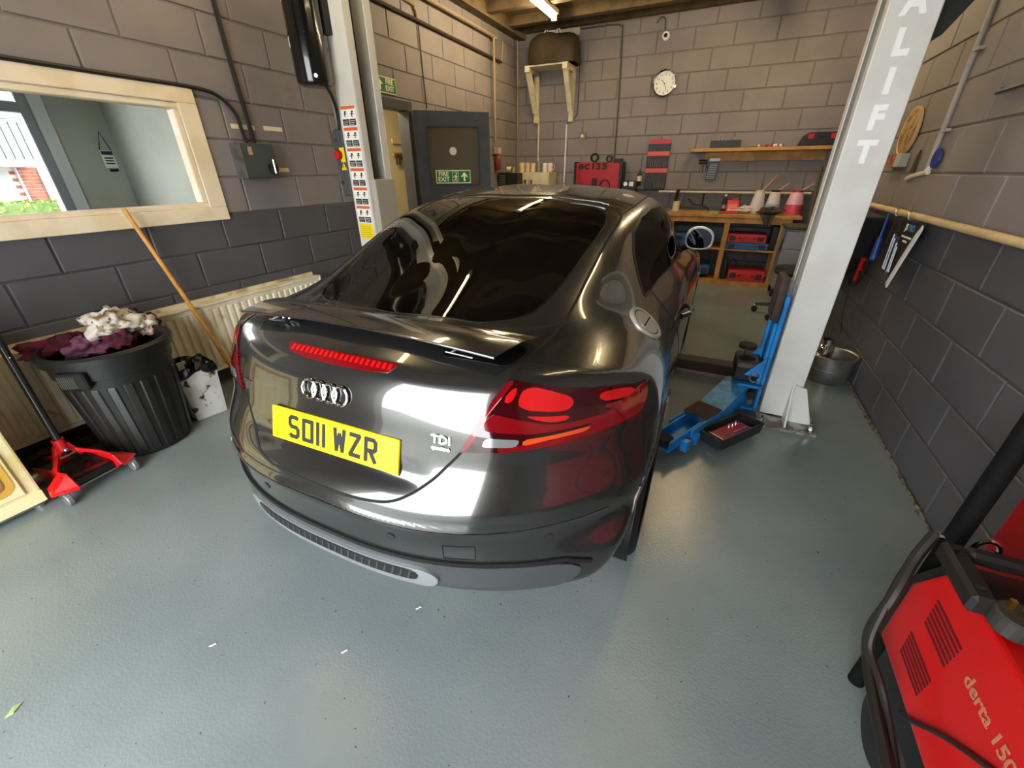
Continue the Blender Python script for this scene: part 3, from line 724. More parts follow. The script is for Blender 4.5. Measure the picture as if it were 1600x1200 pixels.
# -- number plate
PT = math.radians(16.4); pc0 = Vector((.008, -.010, .683)); pux = Vector((1, math.radians(1.0), 0)); puy = Vector((0, math.sin(PT), math.cos(PT)))
FPm = frame(pc0, pux, puy)
npl = thing('number_plate_holder', None, None); npl.parent = car; npl.name = 'number_plate'
mbp = MB(); w2, h2 = .26, .0555
mbp.prism([(-w2, -h2), (w2, -h2), (w2, h2), (-w2, h2)], -.01, 0, 'z', FPm); mbp.build('plate', mat('plate_yellow', 'ffd800', .35, coat=.3), npl, bevel=.0025)
LET = {'S': [(.043, .067), (.036, .072), (.014, .072), (.007, .065), (.007, .047), (.014, .040), (.036, .039), (.043, .032), (.043, .014), (.036, .007), (.014, .007), (.007, .014)],
       'O': [(.007, .007), (.043, .007), (.043, .072), (.007, .072), (.007, .007), (.010, .007)], '1': [(.007, 0), (.007, .079)],
       'W': [(.006, .079), (.013, 0.007), (.025, .06), (.037, .007), (.044, .079)], 'Z': [(.004, .072), (.043, .072), (.007, .007), (.047, .007)],
       'R': [(.007, 0), (.007, .072), (.036, .072), (.043, .065), (.043, .044), (.036, .037), (.007, .037), (.022, .037), (.044, 0)]}
px_ = -.183
for ch in 'SO11 WZR':
    if ch == ' ': px_ += .022; continue
    st = LET[ch]; mb = MB(); hw = .0068
    for i in range(len(st)-1):
        (x0, y0), (x1, y1) = st[i], st[i+1]; L_ = math.hypot(x1-x0, y1-y0); dx, dy = (x1-x0)/L_, (y1-y0)/L_
        ex = .004 if 0 < i else 0.; ey = .004 if i < len(st)-2 else 0.
        A0, A1 = (x0-dx*ex, y0-dy*ex), (x1+dx*ey, y1+dy*ey); z_ = .0008+.00007*i
        mb.prism([(px_+A0[0]-dy*hw, A0[1]+dx*hw-.0395), (px_+A0[0]+dy*hw, A0[1]-dx*hw-.0395), (px_+A1[0]+dy*hw, A1[1]-dx*hw-.0395), (px_+A1[0]-dy*hw, A1[1]+dx*hw-.0395)], 0, z_, 'z', FPm)
    mb.build('plate_character', M_PRINT, npl); px_ += .025 if ch == '1' else .061
# -- badges
emb = thing('ring_emblem', None, None); emb.parent = car
for k in range(4):
    c = s_rear(np.array([[-.082+k*.0425, .820]])); g = Vector(grad(c)[0]); c = Vector(c[0])+g*.006
    a = Vector((1, 0, 0)); a = (a-g*a.dot(g)).normalized(); b = g.cross(a)
    R_ = .0288; prof = [c+g*.0+(math.cos(t)*a+math.sin(t)*b)*R_ for t in np.linspace(0, 2*math.pi, 40, endpoint=False)]
    MB().tube(prof, .0048, 8, closed=True).build('ring', M_CHROME, emb, smooth=True)
def badge(name, s, x, z, size, sx=1., mt=M_CHROME, rise=.002, bold=.001):
    c = s_rear(np.array([[x, z]])); g = Vector(grad(c)[0]); c = Vector(c[0])+g*rise
    a = Vector((1, 0, 0)); a = (a-g*a.dot(g)).normalized(); b = g.cross(a)
    if b.z < 0: b = -b
    return text_obj(name, s, mt, frame(c, a, b), car, size=size, sx=sx, bold=bold, extrude=.002)
badge('model_badge', 'TT', -.415, .758, .05, .8)
badge('engine_badge', 'TDI', .395, .758, .034, 1.1)
badge('drive_badge', 'quattro', .395, .734, .016, 1.15)
# -- fuel cap
c = s_side(np.array([[.80, .915]]))[0]; g = Vector(grad(c[None])[0]); c = Vector(c)
a = Vector((0, 1, 0)); a = (a-g*a.dot(g)).normalized(); b = g.cross(a)
fc = thing('fuel_cap', None, None); fc.parent = car
M_ALU = mat('brushed_aluminium', 'b9b4a8', .32, .5)
Q = frame(c, a, b)
mbc = MB(); mbc.lathe([(.074, -.02), (.074, .005), (.069, .009), (.059, .009), (.057, .005), (.055, .005), (.053, .009), (.001, .010)], n=40, capb=False, capt=False)
mbc.v = [tuple(Q @ Vector(p)) for p in mbc.v]; mbc.build('cap', M_ALU, fc, smooth=True, ang=30)
mbc = MB(); mbc.lathe([(.0585, .0075), (.0535, .0075)], n=40, capb=False, capt=False); mbc.v = [tuple(Q @ Vector(p)) for p in mbc.v]; mbc.build('cap_groove', M_SEAM, fc)
mbc = MB().box(-.045, .045, -.0025, .0025, .0105, .0118, Q); mbc.build('cap_bar', M_SEAM, fc)
# -- door handle, mirrors
for s_ in (1, -1):
    c = Vector(s_side(np.array([[1.42, .80]]), s_)[0])
    MB().tube(catmull([c+Vector((s_*.0, -.10, 0)), c+Vector((s_*.035, -.05, .005)), c+Vector((s_*.035, .05, .005)), c+Vector((0, .10, 0))], 6), .013, 10).build('door_handle', M_PAINT, car, smooth=True)
    mir_ = thing('wing_mirror', None, None); mir_.parent = car
    mx, my, mz = s_*.905, 2.27, 1.02
    prof = [(-.085, .0), (-.075, .055), (-.03, .082), (.03, .078), (.075, .045), (.083, -.01), (.06, -.045), (0, -.055), (-.06, -.045)]
    prof = [(v_.x, v_.y) for v_ in catmull([(u, v, 0) for u, v in prof], 5, closed=True)]
    V = []; Fc = []; k = len(prof)
    for (dy, scl) in ((0, 1.), (.03, 1.02), (.08, .93), (.13, .7), (.155, .35)):
        for (u, v) in prof: V.append((mx+s_*u*scl, my+dy, mz+v*scl))
    for r in range(4):
        for i in range(k): Fc.append((r*k+i, r*k+(i+1) % k, (r+1)*k+(i+1) % k, (r+1)*k+i))
    Fc.append(tuple(4*k+i for i in range(k)))
    Fc.append(tuple(range(k)))
    MB().add(V, Fc).build('housing', M_ALU if False else M_PAINT, mir_, smooth=True, ang=60)
    MB().prism([(mx+s_*u*.86, mz+v*.86) for u, v in prof], my-.002, my+.004, 'y').build('mirror_glass', mat('mirror_glass', '16161a', .03, 1., spec=.8), mir_)
    MB().tube([(mx+s_*u*.97, my-.002, mz+v*.97) for u, v in prof], .004, 6, closed=True).build('mirror_rim', M_ALU, mir_, smooth=True)
    MB().tube([(mx-s_*.05, my+.07, mz-.04), (s_*.80, my+.07, .955)], .022, 8).build('mirror_arm', M_PAINT, mir_, smooth=True)
# roof aerial-less; wheels
def wheel(wy, wz, s_):
    wq = thing('wheel', None, None); wq.parent = car
    xo = s_*.928; xi = s_*.69; r = .325
    pr = [(.235, 0.0), (.29, -.004), (.312, .012), (.324, .04), (.325, .12), (.324, .2), (.312, .228), (.29, .243), (.235, .238)]
    mbw = MB(); mbw.lathe([(a_, xo-s_*b_) for a_, b_ in pr], (0, wy, wz), 56, 'x', False, False); mbw.build('tyre', M_RUB, wq, smooth=True, ang=45)
    tr = MB()
    for k in range(64):
        t = 2*math.pi*k/64
        for (b0, b1) in ((.035, .085), (.095, .145), (.155, .205)):
            tt = t+(.03 if b0 > .09 else 0)
            mtx = Matrix.Translation((0, wy, wz)) @ Matrix.Rotation(tt, 4, 'X'); tr.box(min(xo-s_*b0, xo-s_*b1), max(xo-s_*b0, xo-s_*b1), -.012, .012, .318, .331, mtx)
    o = tr.build('tread', mat('tread_dusty', 'b0a496', .85), wq); o['kind'] = 'stuff'
    MB().lathe([(.235, xo-s_*.01), (.22, xo-s_*.03), (.21, xo-s_*.12), (.02, xo-s_*.13)], (0, wy, wz), 40, 'x', False, False).build('rim', mat('alloy', '9b9ea0', .3, .9), wq, smooth=True)
    for k in range(5):
        t = 2*math.pi*k/5; mtx = Matrix.Translation((0, wy, wz)) @ Matrix.Rotation(t, 4, 'X'); x_ = xo-s_*.03
        MB().box(min(x_, x_-s_*.03), max(x_, x_-s_*.03), -.03, .03, 0, .225, mtx).build('spoke', MATS['alloy'], wq, bevel=.008)
for (wy, wz) in WH:
    for s_ in (1, -1):
        wheel(wy, wz, s_)
        # arch liner and lip
        A_ = np.linspace(math.radians(-22), math.radians(202), 40)
        MB().add([(s_*x_, wy+(RA+.004)*math.cos(t), wz+(RA+.004)*math.sin(t)) for x_ in (.5, .915) for t in A_], [(i, i+1, 41+i, 40+i) for i in range(39)]).build('arch_liner', M_TRIMBK, car, smooth=True)
        q = s_side(np.stack([wy+(RA+.004)*np.cos(A_), wz+(RA+.004)*np.sin(A_)], 1), s_)
        MB().tube([tuple(p) for p in q], .007, 8).build('arch_lip', M_PAINT, car, smooth=True)
MB().box(-.62, .62, .25, 3.6, .17, .24).build('underbody', M_TRIMBK, car)
for s_ in (1, -1): MB().box(min(s_*.62, s_*.90), max(s_*.62, s_*.90), 1.08, 2.72, .19, .26).build('sill_panel', M_TRIMBK, car, bevel=.02)
# ------------------------------------------------------------------ two-post lift
PY0, PY1 = 2.723, 3.005
def lift_post(name, label, xo, xi, s_):
    """C section: web at xo (wall side), open towards xi (car side); s_ = +1 when xi > xo"""
    t = thing(name, label, 'lift column', ((xo+xi)/2, PY0, 0), 0, 'lift columns')
    cx_ = (xo+xi)/2; a, b = xo-cx_, xi-cx_; D = PY1-PY0; HZ = 2.95
    def bx(nm, x0, x1, y0, y1, z0, z1, mt=M_WHITE, bev=.006): return MB().box(min(x0, x1), max(x0, x1), y0, y1, z0, z1).build(nm, mt, t, bevel=bev)
    bx('front_flange', a, b, 0, .008, .03, HZ); bx('back_flange', a, b, D-.008, D, .03, HZ); bx('web', a, a+s_*.008, .008, D-.008, .03, HZ)
    bx('front_lip', b-s_*.008, b, .008, .075, .03, HZ); bx('back_lip', b-s_*.008, b, D-.075, D-.008, .03, HZ)
    bx('inner_back', a+s_*.008, a+s_*.016, .01, D-.01, .03, HZ, mat('post_inner', '2a2620', .6))
    return t, cx_, a, b, D
# right column
t, cx_, a, b, D = lift_post('lift_column', 'white lift column with large ALIFT lettering on the right', .652, .467, -1)
bp = MB().box(-.115, .205, -.14, D+.16, 0, .022).build('base_plate', mat('base_plate_steel', 'a9a9a4', .4, .5, col2='6b6253', nscale=12), t, bevel=.003)
for x, y in ((-.085, -.10), (.175, -.10), (-.085, D+.12), (.175, D+.12)):
    o = MB().cyl((x, y, .022), (x, y, .034), .02, n=16).build('washer', M_STEEL, bp); MB().cyl((x, y, .034), (x, y, .052), .015, n=6).build('nut', M_STEEL, o); MB().cyl((x, y, .052), (x, y, .068), .008, n=10).build('bolt', M_STEEL, o)
MB().prism([(-.125, .022), (0, .022), (0, .26)], .035, .045, 'x').build('gusset', M_WHITE, t)
MB().prism([(.046, .022), (.185, .022), (.105, .255), (.046, .265)], -.030, -.022, 'y').build('gusset', M_WHITE, t)
for ch, zc in (('A', 2.033), ('L', 1.896), ('I', 1.760), ('F', 1.624), ('T', 1.487)):
    fr_ = frame((-.003, -.0015, zc), (1, 0, 0), (0, 0, 1))
    me_ = text_mesh(ch, size=.125, extrude=.0008, bold=.0065, sx=.92); me_.transform(fr_); me_.materials.append(mat('letter_white', 'f6f6f2', .5))
    link(bpy.data.objects.new('letter', me_), t)
# carriage, pads and arm (one thing: it travels on the column)
ca = thing('lift_carriage', 'blue lift carriage with folded arm at the foot of the right column', 'lift arm', (.455, 2.86, 0))
MB().box(-.028, -.004, -.13, .13, .215, .78).build('slide_plate', M_BLUE, ca, bevel=.004)
MB().box(-.05, -.03, -.135, -.11, .22, .62).build('side_cheek', M_BLUE, ca, bevel=.004); MB().box(-.05, -.03, .11, .135, .22, .62).build('side_cheek', M_BLUE, ca, bevel=.004)
MB().box(-.075, -.03, -.115, .10, .62, .88).build('door_guard', mat('guard_rubber', '3a2f28', .8, col2='4a3c33', nscale=8), ca, bevel=.02, seg=2)
for y0 in (-.16, .09): MB().prism([(-.134, .28), (-.035, .28), (-.035, .41)], y0, y0+.014, 'y').build('gusset', M_BLUE, ca)
yk = MB()
for z0, z1 in ((.195, .213), (.038, .055)): yk.box(-.155, -.03, -.16, .12, z0, z1)
yk.build('yoke', M_BLUE, ca, bevel=.006); MB().box(-.03, -.012, -.16, .12, .038, .213).build('yoke_back', M_BLUE, ca, bevel=.006)
MB().cyl((-.115, -.02, .02), (-.115, -.02, .30), .026, n=20).build('pivot_pin', M_STEEL, ca, smooth=True)
MB().tube([Vector((-.075, -.168, .275))+Vector((.024*math.cos(k*.3), 0, .03*math.sin(k*.3))) for k in range(21)], .005, 8, closed=True).build('pull_ring', M_STEEL, ca, smooth=True)
MB().box(-.185, -.04, -.13, .14, .215, .335).build('gear_cover', M_BLACK, ca, bevel=.02, seg=2)
MB().cyl((-.13, .05, .335), (-.13, .05, .385), .012, n=10).build('stem', M_STEEL, ca); MB().cyl((-.13, .05, .385), (-.13, .05, .41), .052, n=24).build('knob', M_RUB, ca, smooth=True)
MB().cyl((-.06, -.165, .10), (-.06, -.09, .10), .018, n=14).build('lock_bolt', M_STEEL, ca, smooth=True); MB().cyl((-.07, -.165, .15), (-.07, -.09, .15), .022, n=14).build('lock_bolt', M_BLACK, ca, smooth=True)
MB().box(-.11, -.032, -.10, .10, .057, .193).build('lock_block', M_BLACK, ca)
# swing arm: from the pivot to the tip under the sill
p0, p1 = Vector((-.115, -.02, 0)), Vector((-.50, -.83, 0)); d = (p1-p0); L = d.length; rz = math.atan2(d.y, d.x)
Ma = Matrix.Translation(p0) @ Matrix.Rotation(rz, 4, 'Z')
M_ARMW = mat('arm_blue_worn', '3a86b4', .5, col2='2a6c97', nscale=12, col3='55636b', n3=20, t3=(.55, .7))
ar = MB()
for y0 in (-.075, .063): ar.prism([(.02, .06), (.02, .19), (.12, .19), (.40, .125), (.40, .05), (.2, .05)], y0, y0+.012, 'y', Ma)
ar.build('arm_root', M_BLUE, ca)
MB().add([(.02, -.075, .192), (.12, -.075, .192), (.40, -.075, .128), (.40, .075, .128), (.12, .075, .192), (.02, .075, .192)], [(0, 1, 4, 5), (1, 2, 3, 4)], Ma).build('arm_top_plate', M_ARMW, ca)
am = MB()
for y0, y1 in ((-.075, -.063), (.063, .075)): am.box(.40, .74, y0, y1, .05, .135, Ma)
am.box(.40, .74, -.063, .063, .05, .058, Ma); am.build('arm_outer', M_BLUE, ca, bevel=.003)
MB().box(.41, .58, -.074, .074, .136, .144, Ma).build('grip_plate', mat('grip_brown', '4a3323', .85, bump=1., bscale=260, bdist=.006), ca)
am = MB()
for y0, y1 in ((-.058, -.046), (.046, .058)): am.box(.60, .93, y0, y1, .062, .128, Ma)
am.box(.60, .93, -.046, .046, .062, .07, Ma); am.build('arm_inner', M_BLUE, ca, bevel=.003)
for x in (.68, .78): MB().box(x, x+.045, .058, .098, .035, .10, Ma).build('stop_block', M_BLUE, ca, bevel=.004)
MB().cyl(Ma @ Vector((.75, .10, .07)), Ma @ Vector((.75, .06, .07)), .012, n=12).build('stop_pin', M_STEEL, ca)
pc_ = Ma @ Vector((.88, 0, .075)); MB().lathe([(.02, 0), (.04, 0), (.045, .03), (.04, .04), (.001, .04)], pc_, 24, capt=False).build('lifting_pad', M_RUB, ca, smooth=True)
# second folded arm, dark, under the car
MB().box(-1.05, -.12, .30, .42, .05, .13).build('front_arm', mat('arm_dark', '2b1a12', .6), ca, bevel=.006)
# tool tray with red tools beside the arm
tr = thing('tool_tray', 'black plastic tool tray lying beside the blue lift arm', 'tray', (.292, 2.350, .005), math.radians(54.5))
tb = MB(); tw, tl, th = .066, .175, .065
tb.box(-tl, tl, -tw, tw, .03, .036); tb.prism([(-tl-.02, th+.03), (tl+.02, th+.03), (tl, .03), (-tl, .03)], -tw-.012, -tw, 'y'); tb.prism([(-tl-.02, th+.03), (tl+.02, th+.03), (tl, .03), (-tl, .03)], tw, tw+.012, 'y')
tb.box(-tl-.02, -tl-.008, -tw, tw, .03, th+.03); tb.box(tl+.008, tl+.02, -tw, tw, .03, th+.03); tb.build('tray_shell', mat('tray_black', '26282a', .5), tr, bevel=.003)
MB().box(-tl+.03, tl-.03, -tw+.03, tw-.03, 0, .03).build('tray_foot', M_BLACK, tr)
rt = thing('red_tool_insert', 'red glossy socket set insert lying inside the black tool tray', 'tool set', tr.location+Vector((0, 0, .037)), tr.rotation_euler[2])
MB().box(-.13, .13, -.055, .05, 0, .025).build('insert', mat('insert_red', 'a5121a', .25, coat=.8), rt, bevel=.004)
MB().box(-.005, .12, -.03, -.02, .025, .03).build('ratchet', M_STEEL, rt, bevel=.002); MB().box(-.13, -.122, -.06, .05, .025, .03).build('bright_edge', M_STEEL, rt)
for k in range(6): MB().cyl((.03+k*.016, .03+(k % 2)*.012, .02), (.03+k*.016, .03+(k % 2)*.012, .034), .005, n=10).build('socket', M_CHROME, rt)
# black cover of the right column (rope guard high up)
o = MB().prism([(.655, 2.62), (.655, 1.90), (.70, 1.925), (.76, 2.02), (.86, 2.18), (.90, 2.30), (.93, 2.62)], 2.80, 3.05, 'y').build('cover_guard', mat('guard_black', '14140f', .5)); tag(o, 'black plastic guard on the wall side of the right lift column near the top', 'guard')
# left column
t, cx_, a, b, D = lift_post('lift_column', 'white lift column with strip of orange warning stickers on the left', -2.712, -2.530, 1)
MB().box(-.18, .13, -.14, D+.16, 0, .022).build('base_plate', MATS['base_plate_steel'], t, bevel=.003)
o = MB().box(b-.01, b+.045, .03, D-.02, .2, 1.37).build('carriage', mat('carriage_grey', 'a9a498', .5), t, bevel=.004)
def sticker(z0, z1, first=False):
    s0 = MB().box(-.070, .070, -.0012, 0, z0, z1).build('warning_sticker', M_PAPER, t)
    MB().box(-.068, .068, -.0018, -.0012, z1-.022, z1-.002).build('header', M_ORNG, s0)
    h = z1-z0
    for xq in (-.064, .003): 
        q = MB().box(xq, xq+.060, -.0018, -.0012, z0+.006, z0+h*.36).build('text_panel', M_PRINT, s0)
        for k in range(3): MB().box(xq+.005, xq+.045+.004*k, -.0022, -.0018, z0+.012+k*.011, z0+.0145+k*.011).build('text_line', M_PAPER, s0)
    r_ = random.Random(int(z0*1000))
    for xq in (-.035, .032):
        g_ = MB(); g_.box(xq-.018+r_.uniform(0, .01), xq+.018, -.0018, -.0012, z0+h*.58, z0+h*.62); g_.box(xq-.004, xq+.004, -.0018, -.0012, z0+h*.46, z0+h*.74)
        g_.cyl((xq+.008, -.0018, z0+h*.70), (xq+.008, -.0012, z0+h*.70), .007, n=12); g_.build('pictogram', M_PRINT, s0)
zt_ = 1.853
for k in range(6): sticker(zt_-.1345*(k+1)+.004, zt_-.1345*k)
s0 = MB().box(-.070, .070, -.0012, 0, .93, 1.043).build('warning_sticker', M_YEL, t)
for k in range(6): MB().box(-.06, .06-.01*(k % 3), -.0018, -.0012, .945+k*.015, .948+k*.015).build('text_line', mat('olive_print', '8a7a10', .6), s0)
# hydraulic power pack motor
mo = thing('hydraulic_motor', 'black cylindrical hydraulic motor hung on the left lift column', 'motor', (-2.745, 2.58, 1.955))
MB().lathe([(.02, 0), (.09, .0), (.112, .012), (.115, .03), (.115, .26), (.118, .262), (.118, .275), (.115, .277), (.115, .75), (.10, .77), (.001, .77)], n=36, capt=False).build('tank', M_BLKGL, mo, smooth=True, ang=30)
MB().cyl((.09, -.06, .045), (.10, -.075, .045), .012, n=12).build('drain_plug', M_STEEL, mo)
for (z0, z1) in ((.205, .268), (.44, .49)):
    lb = MB(); n = 7; A_ = [math.radians(-150+k*6) for k in range(n)]
    lb.add([(.1163*math.cos(q), .1163*math.sin(q), z) for z in (z0, z1) for q in A_], [(i, i+1, n+i+1, n+i) for i in range(n-1)]); lb.build('label', M_PAPER, mo)
MB().box(.05, .10, .08, .141, .3, .6).build('bracket', M_BLACK, mo)
MB().tube(catmull([(.085, -.01, .03), (.07, .06, -.04), (.035, .125, -.14), (.01, .14, -.25)], 6), .012, 8).build('hose', M_CABLE, mo, smooth=True)
# control box on the column
cb = thing('control_box', 'dark grey lift control box with red and yellow switch beside warning stickers', 'control box', (-2.765, 2.715, 1.25))
MB().prism([(-.03, .0), (.05, .0), (.05, .46), (-.035, .46), (-.06, .42), (-.045, .12)], 0, .08, 'y').build('case', mat('box_grey', '4a4d50', .5), cb, bevel=.008)
for z in (.10, .39): MB().cyl((-.02, -.012, z), (-.02, 0, z), .012, n=14).build('screw', M_DKGREY, cb)
MB().box(.004, .05, -.004, 0, .24, .34).build('switch_plate', M_YEL, cb)
o = MB().cyl((-.005, -.014, .29), (-.005, -.002, .29), .034, n=24).build('switch_base', mat('switch_red_dark', '7a1512', .5), cb); MB().cyl((-.005, -.03, .29), (-.005, -.014, .29), .026, n=24).build('switch_knob', M_RED, o, smooth=True)
o = MB().prism([(-.005, .185), (.048, .185), (.0215, .235)], -.004, 0, 'y').build('warning_triangle', M_YEL, cb); MB().box(.019, .024, -.005, -.004, .195, .218).build('bolt_mark', M_PRINT, o)
MB().cyl((.0, .03, .46), (-.02, .03, .70), .008, n=8).build('conduit', mat('grey_pipe', '8b8a86', .5), cb)

# ------------------------------------------------------------------ left wall fittings
iso = thing('isolator_switch', 'dark grey electrical isolator box with rotary handle beside the window', 'switch box', (XL, 2.16, 1.385))
MB().box(0, .10, 0, .26, 0, .225).build('case', mat('isolator_grey', '3f4543', .45), iso, bevel=.006)
MB().box(.10, .104, .05, .08, .15, .20).build('label', mat('label_pink', 'b98a74', .6), iso)
o = MB().cyl((.10, .215, .065), (.115, .215, .065), .038, n=24).build('dial', M_BLACK, iso); MB().box(.115, .128, .208, .222, .03, .125).build('lever', M_CHROME, o, bevel=.003)
MB().box(-.0, .105, -.012, .0, .0, .225).build('flange', M_GALV, iso)
def cable(name, pts, r, label, mt=M_CABLE, cat='cable', n=8, group=None, sub=8):
    o = MB().tube(catmull(pts, sub), r, n).build(name, mt, smooth=True); return tag(o, label, cat, group)
x_ = XL+.022
cable('cable', [(x_, -.2, 1.915), (x_, .6, 1.912), (x_, 1.5, 1.908), (x_, 2.02, 1.905), (x_, 2.17, 1.87), (x_, 2.245, 1.79), (x_, 2.26, 1.7), (x_, 2.275, 1.60)], .012, 'black cable running along the top of the window frame down to isolator box')
cable('cable', [(x_, 2.302, 3.2), (x_, 2.303, 2.4), (x_, 2.312, 2.0), (x_, 2.325, 1.75), (x_, 2.33, 1.60)], .015, 'thick black cable dropping down the wall to the isolator box')
for (ya, z_, ll, nm) in ((2.20, 1.712, .175, 'strip of cream tape behind the cables above the isolator box'), (2.45, 1.717, .155, 'strip of cream tape on the wall right of the cables'), (2.44, 1.44, .145, 'strip of cream tape on the wall right of the isolator box')):
    o = MB().box(XL, XL+.0085, ya, ya+ll, z_-.014, z_+.014).build('tape_strip', mat('tape_cream', 'd9c7a6', .6)); tag(o, nm, 'tape', 'cream tape strips on left wall')
# pipes high on the left wall
M_PIPE = mat('pipe_painted', '9b8562', .5); M_PIPEDK = mat('pipe_dark', '3a2d20', .5)
cable('pipe', [(XL+.03, 3.3, 2.80), (XL+.03, 4.5, 2.795), (XL+.03, 6.39, 2.775)], .016, 'dark horizontal pipe high along the left wall', M_PIPEDK, 'pipe', sub=2)
cable('pipe', [(XL+.065, 4.0, 3.0), (XL+.065, 6.05, 2.995), (XL+.065, 6.10, 2.97), (XL+.065, 6.105, 2.9), (XL+.065, 6.10, 1.78)], .015, 'cream conduit running along the left wall and dropping beside the door', M_PIPE, 'pipe', sub=4)
cable('pipe', [(XL+.02, 3.4, 2.93), (XL+.02, 4.35, 2.92), (XL+.02, 4.47, 2.88), (XL+.02, 4.50, 2.80)], .016, 'short bent conduit high on the left wall above the doorway', M_PIPE, 'pipe', sub=6)
cable('pipe', [(XL+.02, 6.42, 2.78), (XL+.02, 6.45, 2.95), (XL+.02, 6.46, 3.02)], .012, 'short vertical conduit stub near the back left corner', M_PIPE, 'pipe')
cable('pipe', [(XL+.025, 6.92, 3.18), (XL+.02, 6.955, 3.05), (XL+.02, 6.965, 2.6), (XL+.02, 6.96, 1.3)], .012, 'cream pipe running down the back left corner of the room', M_PIPE, 'pipe')
cable('cable', [(XL+.012, 4.52, 2.80), (XL+.012, 4.53, 2.4), (XL+.012, 4.55, 2.05)], .005, 'thin dark cable dropping from the pipe to the door frame')

# ------------------------------------------------------------------ radiator
rad = thing('radiator', 'long grimy cream panel radiator below the window', 'radiator', (XL, .25, 0))
M_RAD = mat('radiator_cream', 'e6ddc4', .45, col2='d6c9a8', nscale=5, col3='6b5334', n3=7, t3=(.61, .76))
RL = 2.32; rx0, rx1 = .045, .10
MB().box(rx0, rx1-.012, 0, RL, .13, .60).build('panel', M_RAD, rad, bevel=.006)
y = .03; fme = MB().prism([(rx1-.012, 0), (rx1, .008), (rx1, .030), (rx1-.012, .038)], .165, .565, 'z').mesh('flute'); fme.materials.append(M_RAD)
while y < RL-.05:
    o = bpy.data.objects.new('flute', fme); o.location = (0, y, 0); link(o, rad); y += .052
MB().box(rx0-.02, rx1+.004, 0, RL, .60, .612).build('top_grille', M_RAD, rad, bevel=.002)
MB().box(rx0-.045, rx0-.02, 0, RL, .612, .635).build('wall_rail', mat('rail_cream', 'd9cba6', .5, col2='a9946a', nscale=9), rad)
MB().box(rx0, rx1+.004, RL, RL+.012, .13, .612).build('end_cap', M_RAD, rad); MB().box(rx1-.012, rx1+.002, 0, RL, .13, .15).build('bottom_lip', M_RAD, rad)
MB().cyl((.075, RL-.06, 0), (.075, RL-.06, .14), .011, n=10).build('feed_pipe', M_GALV, rad); MB().cyl((.075, .2, 0), (.075, .2, .14), .011, n=10).build('feed_pipe', M_GALV, rad)

# ------------------------------------------------------------------ dustbin with rags
M_BIN = mat('bin_plastic', '181816', .40, col2='201f1d', nscale=5, bump=.2, bscale=180)
bc = Vector((-2.84, .91, 0)); bn = thing('dustbin', 'large black ribbed plastic dustbin full of rags against the radiator', 'bin', bc)
def rb(z): return .195+.055*z/.6
mbn = MB(); mbn.lathe([(.02, 0), (.185, 0), (rb(0), .012), (rb(.5), .5), (rb(.5)+.012, .505), (rb(.5)+.018, .575), (rb(.6)+.028, .58), (rb(.6)+.032, .62), (rb(.6)+.02, .632), (rb(.6)+.004, .63), (rb(.5)-.004, .50), (.18, .04), (.02, .035)], n=48); mbn.build('tub', M_BIN, bn, smooth=True, ang=30)
for k in range(22):
    t_ = 2*math.pi*k/22; c_, s2 = math.cos(t_), math.sin(t_); w_ = .02
    V = []
    for (z, dr) in ((.03, .001), (.035, .006), (.44, .006), (.45, .001)):
        for q in (-1, -.7, .7, 1):
            r_ = rb(z)+(dr if abs(q) < .9 else .0)-.0005; V.append((r_*c_-q*w_*s2, r_*s2+q*w_*c_, z))
    MB().add(V, [(i*4+j, i*4+j+1, i*4+j+5, i*4+j+4) for i in range(3) for j in range(3)]).build('rib', M_BIN, bn, smooth=True, ang=30)
for ah in (-1.02, 2.12):
    mh = Matrix.Rotation(ah, 4, 'Z'); h = MB().box(rb(.5)-.0, rb(.5)+.04, -.065, .065, .475, .565, mh).build('handle', M_BIN, bn, bevel=.008)
    gr = MB()
    for k in range(9): gr.box(rb(.5)+.04, rb(.5)+.043, -.05+k*.0085, -.05+k*.0085+.004, .49, .55, mh)
    gr.build('grip_lines', mat('grip_grey', '47463f', .5), h)
def rag(name, label, c, r, mt, sd, squash=.6, sc=(1, 1)):
    rg = random.Random(sd); nn = 26; V = []; Fc = []
    ph_ = [rg.uniform(0, 6.28) for _ in range(12)]
    for i in range(nn+1):
        th = math.pi*i/nn
        for j in range(nn*2):
            f = 2*math.pi*j/(nn*2)
            dd = 1+.16*math.sin(3*f+ph_[0]+2*th)+.13*math.sin(5*th+ph_[1]+f)+.10*math.sin(7*f-4*th+ph_[2])+.07*math.sin(11*f+6*th+ph_[3])+.05*math.sin(17*th-5*f+ph_[4])
            V.append((c[0]+r*sc[0]*dd*math.sin(th)*math.cos(f), c[1]+r*sc[1]*dd*math.sin(th)*math.sin(f), c[2]+r*squash*dd*math.cos(th)))
    for i in range(nn):
        for j in range(nn*2): Fc.append((i*nn*2+j, i*nn*2+(j+1) % (nn*2), (i+1)*nn*2+(j+1) % (nn*2), (i+1)*nn*2+j))
    o = MB().add(V, Fc).build(name, mt, smooth=True, ang=80); return tag(o, label, 'rag', 'rags in the dustbin')
M_RAGW = mat('rag_dirty_white', 'd4ccc0', .9, col2='8b7458', nscale=16, thr=(.46, .6), col3='4a3a2a', n3=30, t3=(.6, .68))
M_RAGM = mat('rag_maroon', '3d0f1e', .9, col2='6a1a32', nscale=14); M_RAGP = mat('rag_pink', '7d4a66', .9, col2='5a2f48', nscale=18)
M_RAGB = mat('rag_blush', 'd3a090', .9, col2='b98478', nscale=14); M_RAGK = mat('rag_charcoal', '2d2e33', .9)
zr = .62
rag('rag', 'crumpled dirty white cloth on top of the black dustbin', bc+Vector((-.13, .10, zr+.055)), .115, M_RAGW, 1, .62, (.85, 1.05))
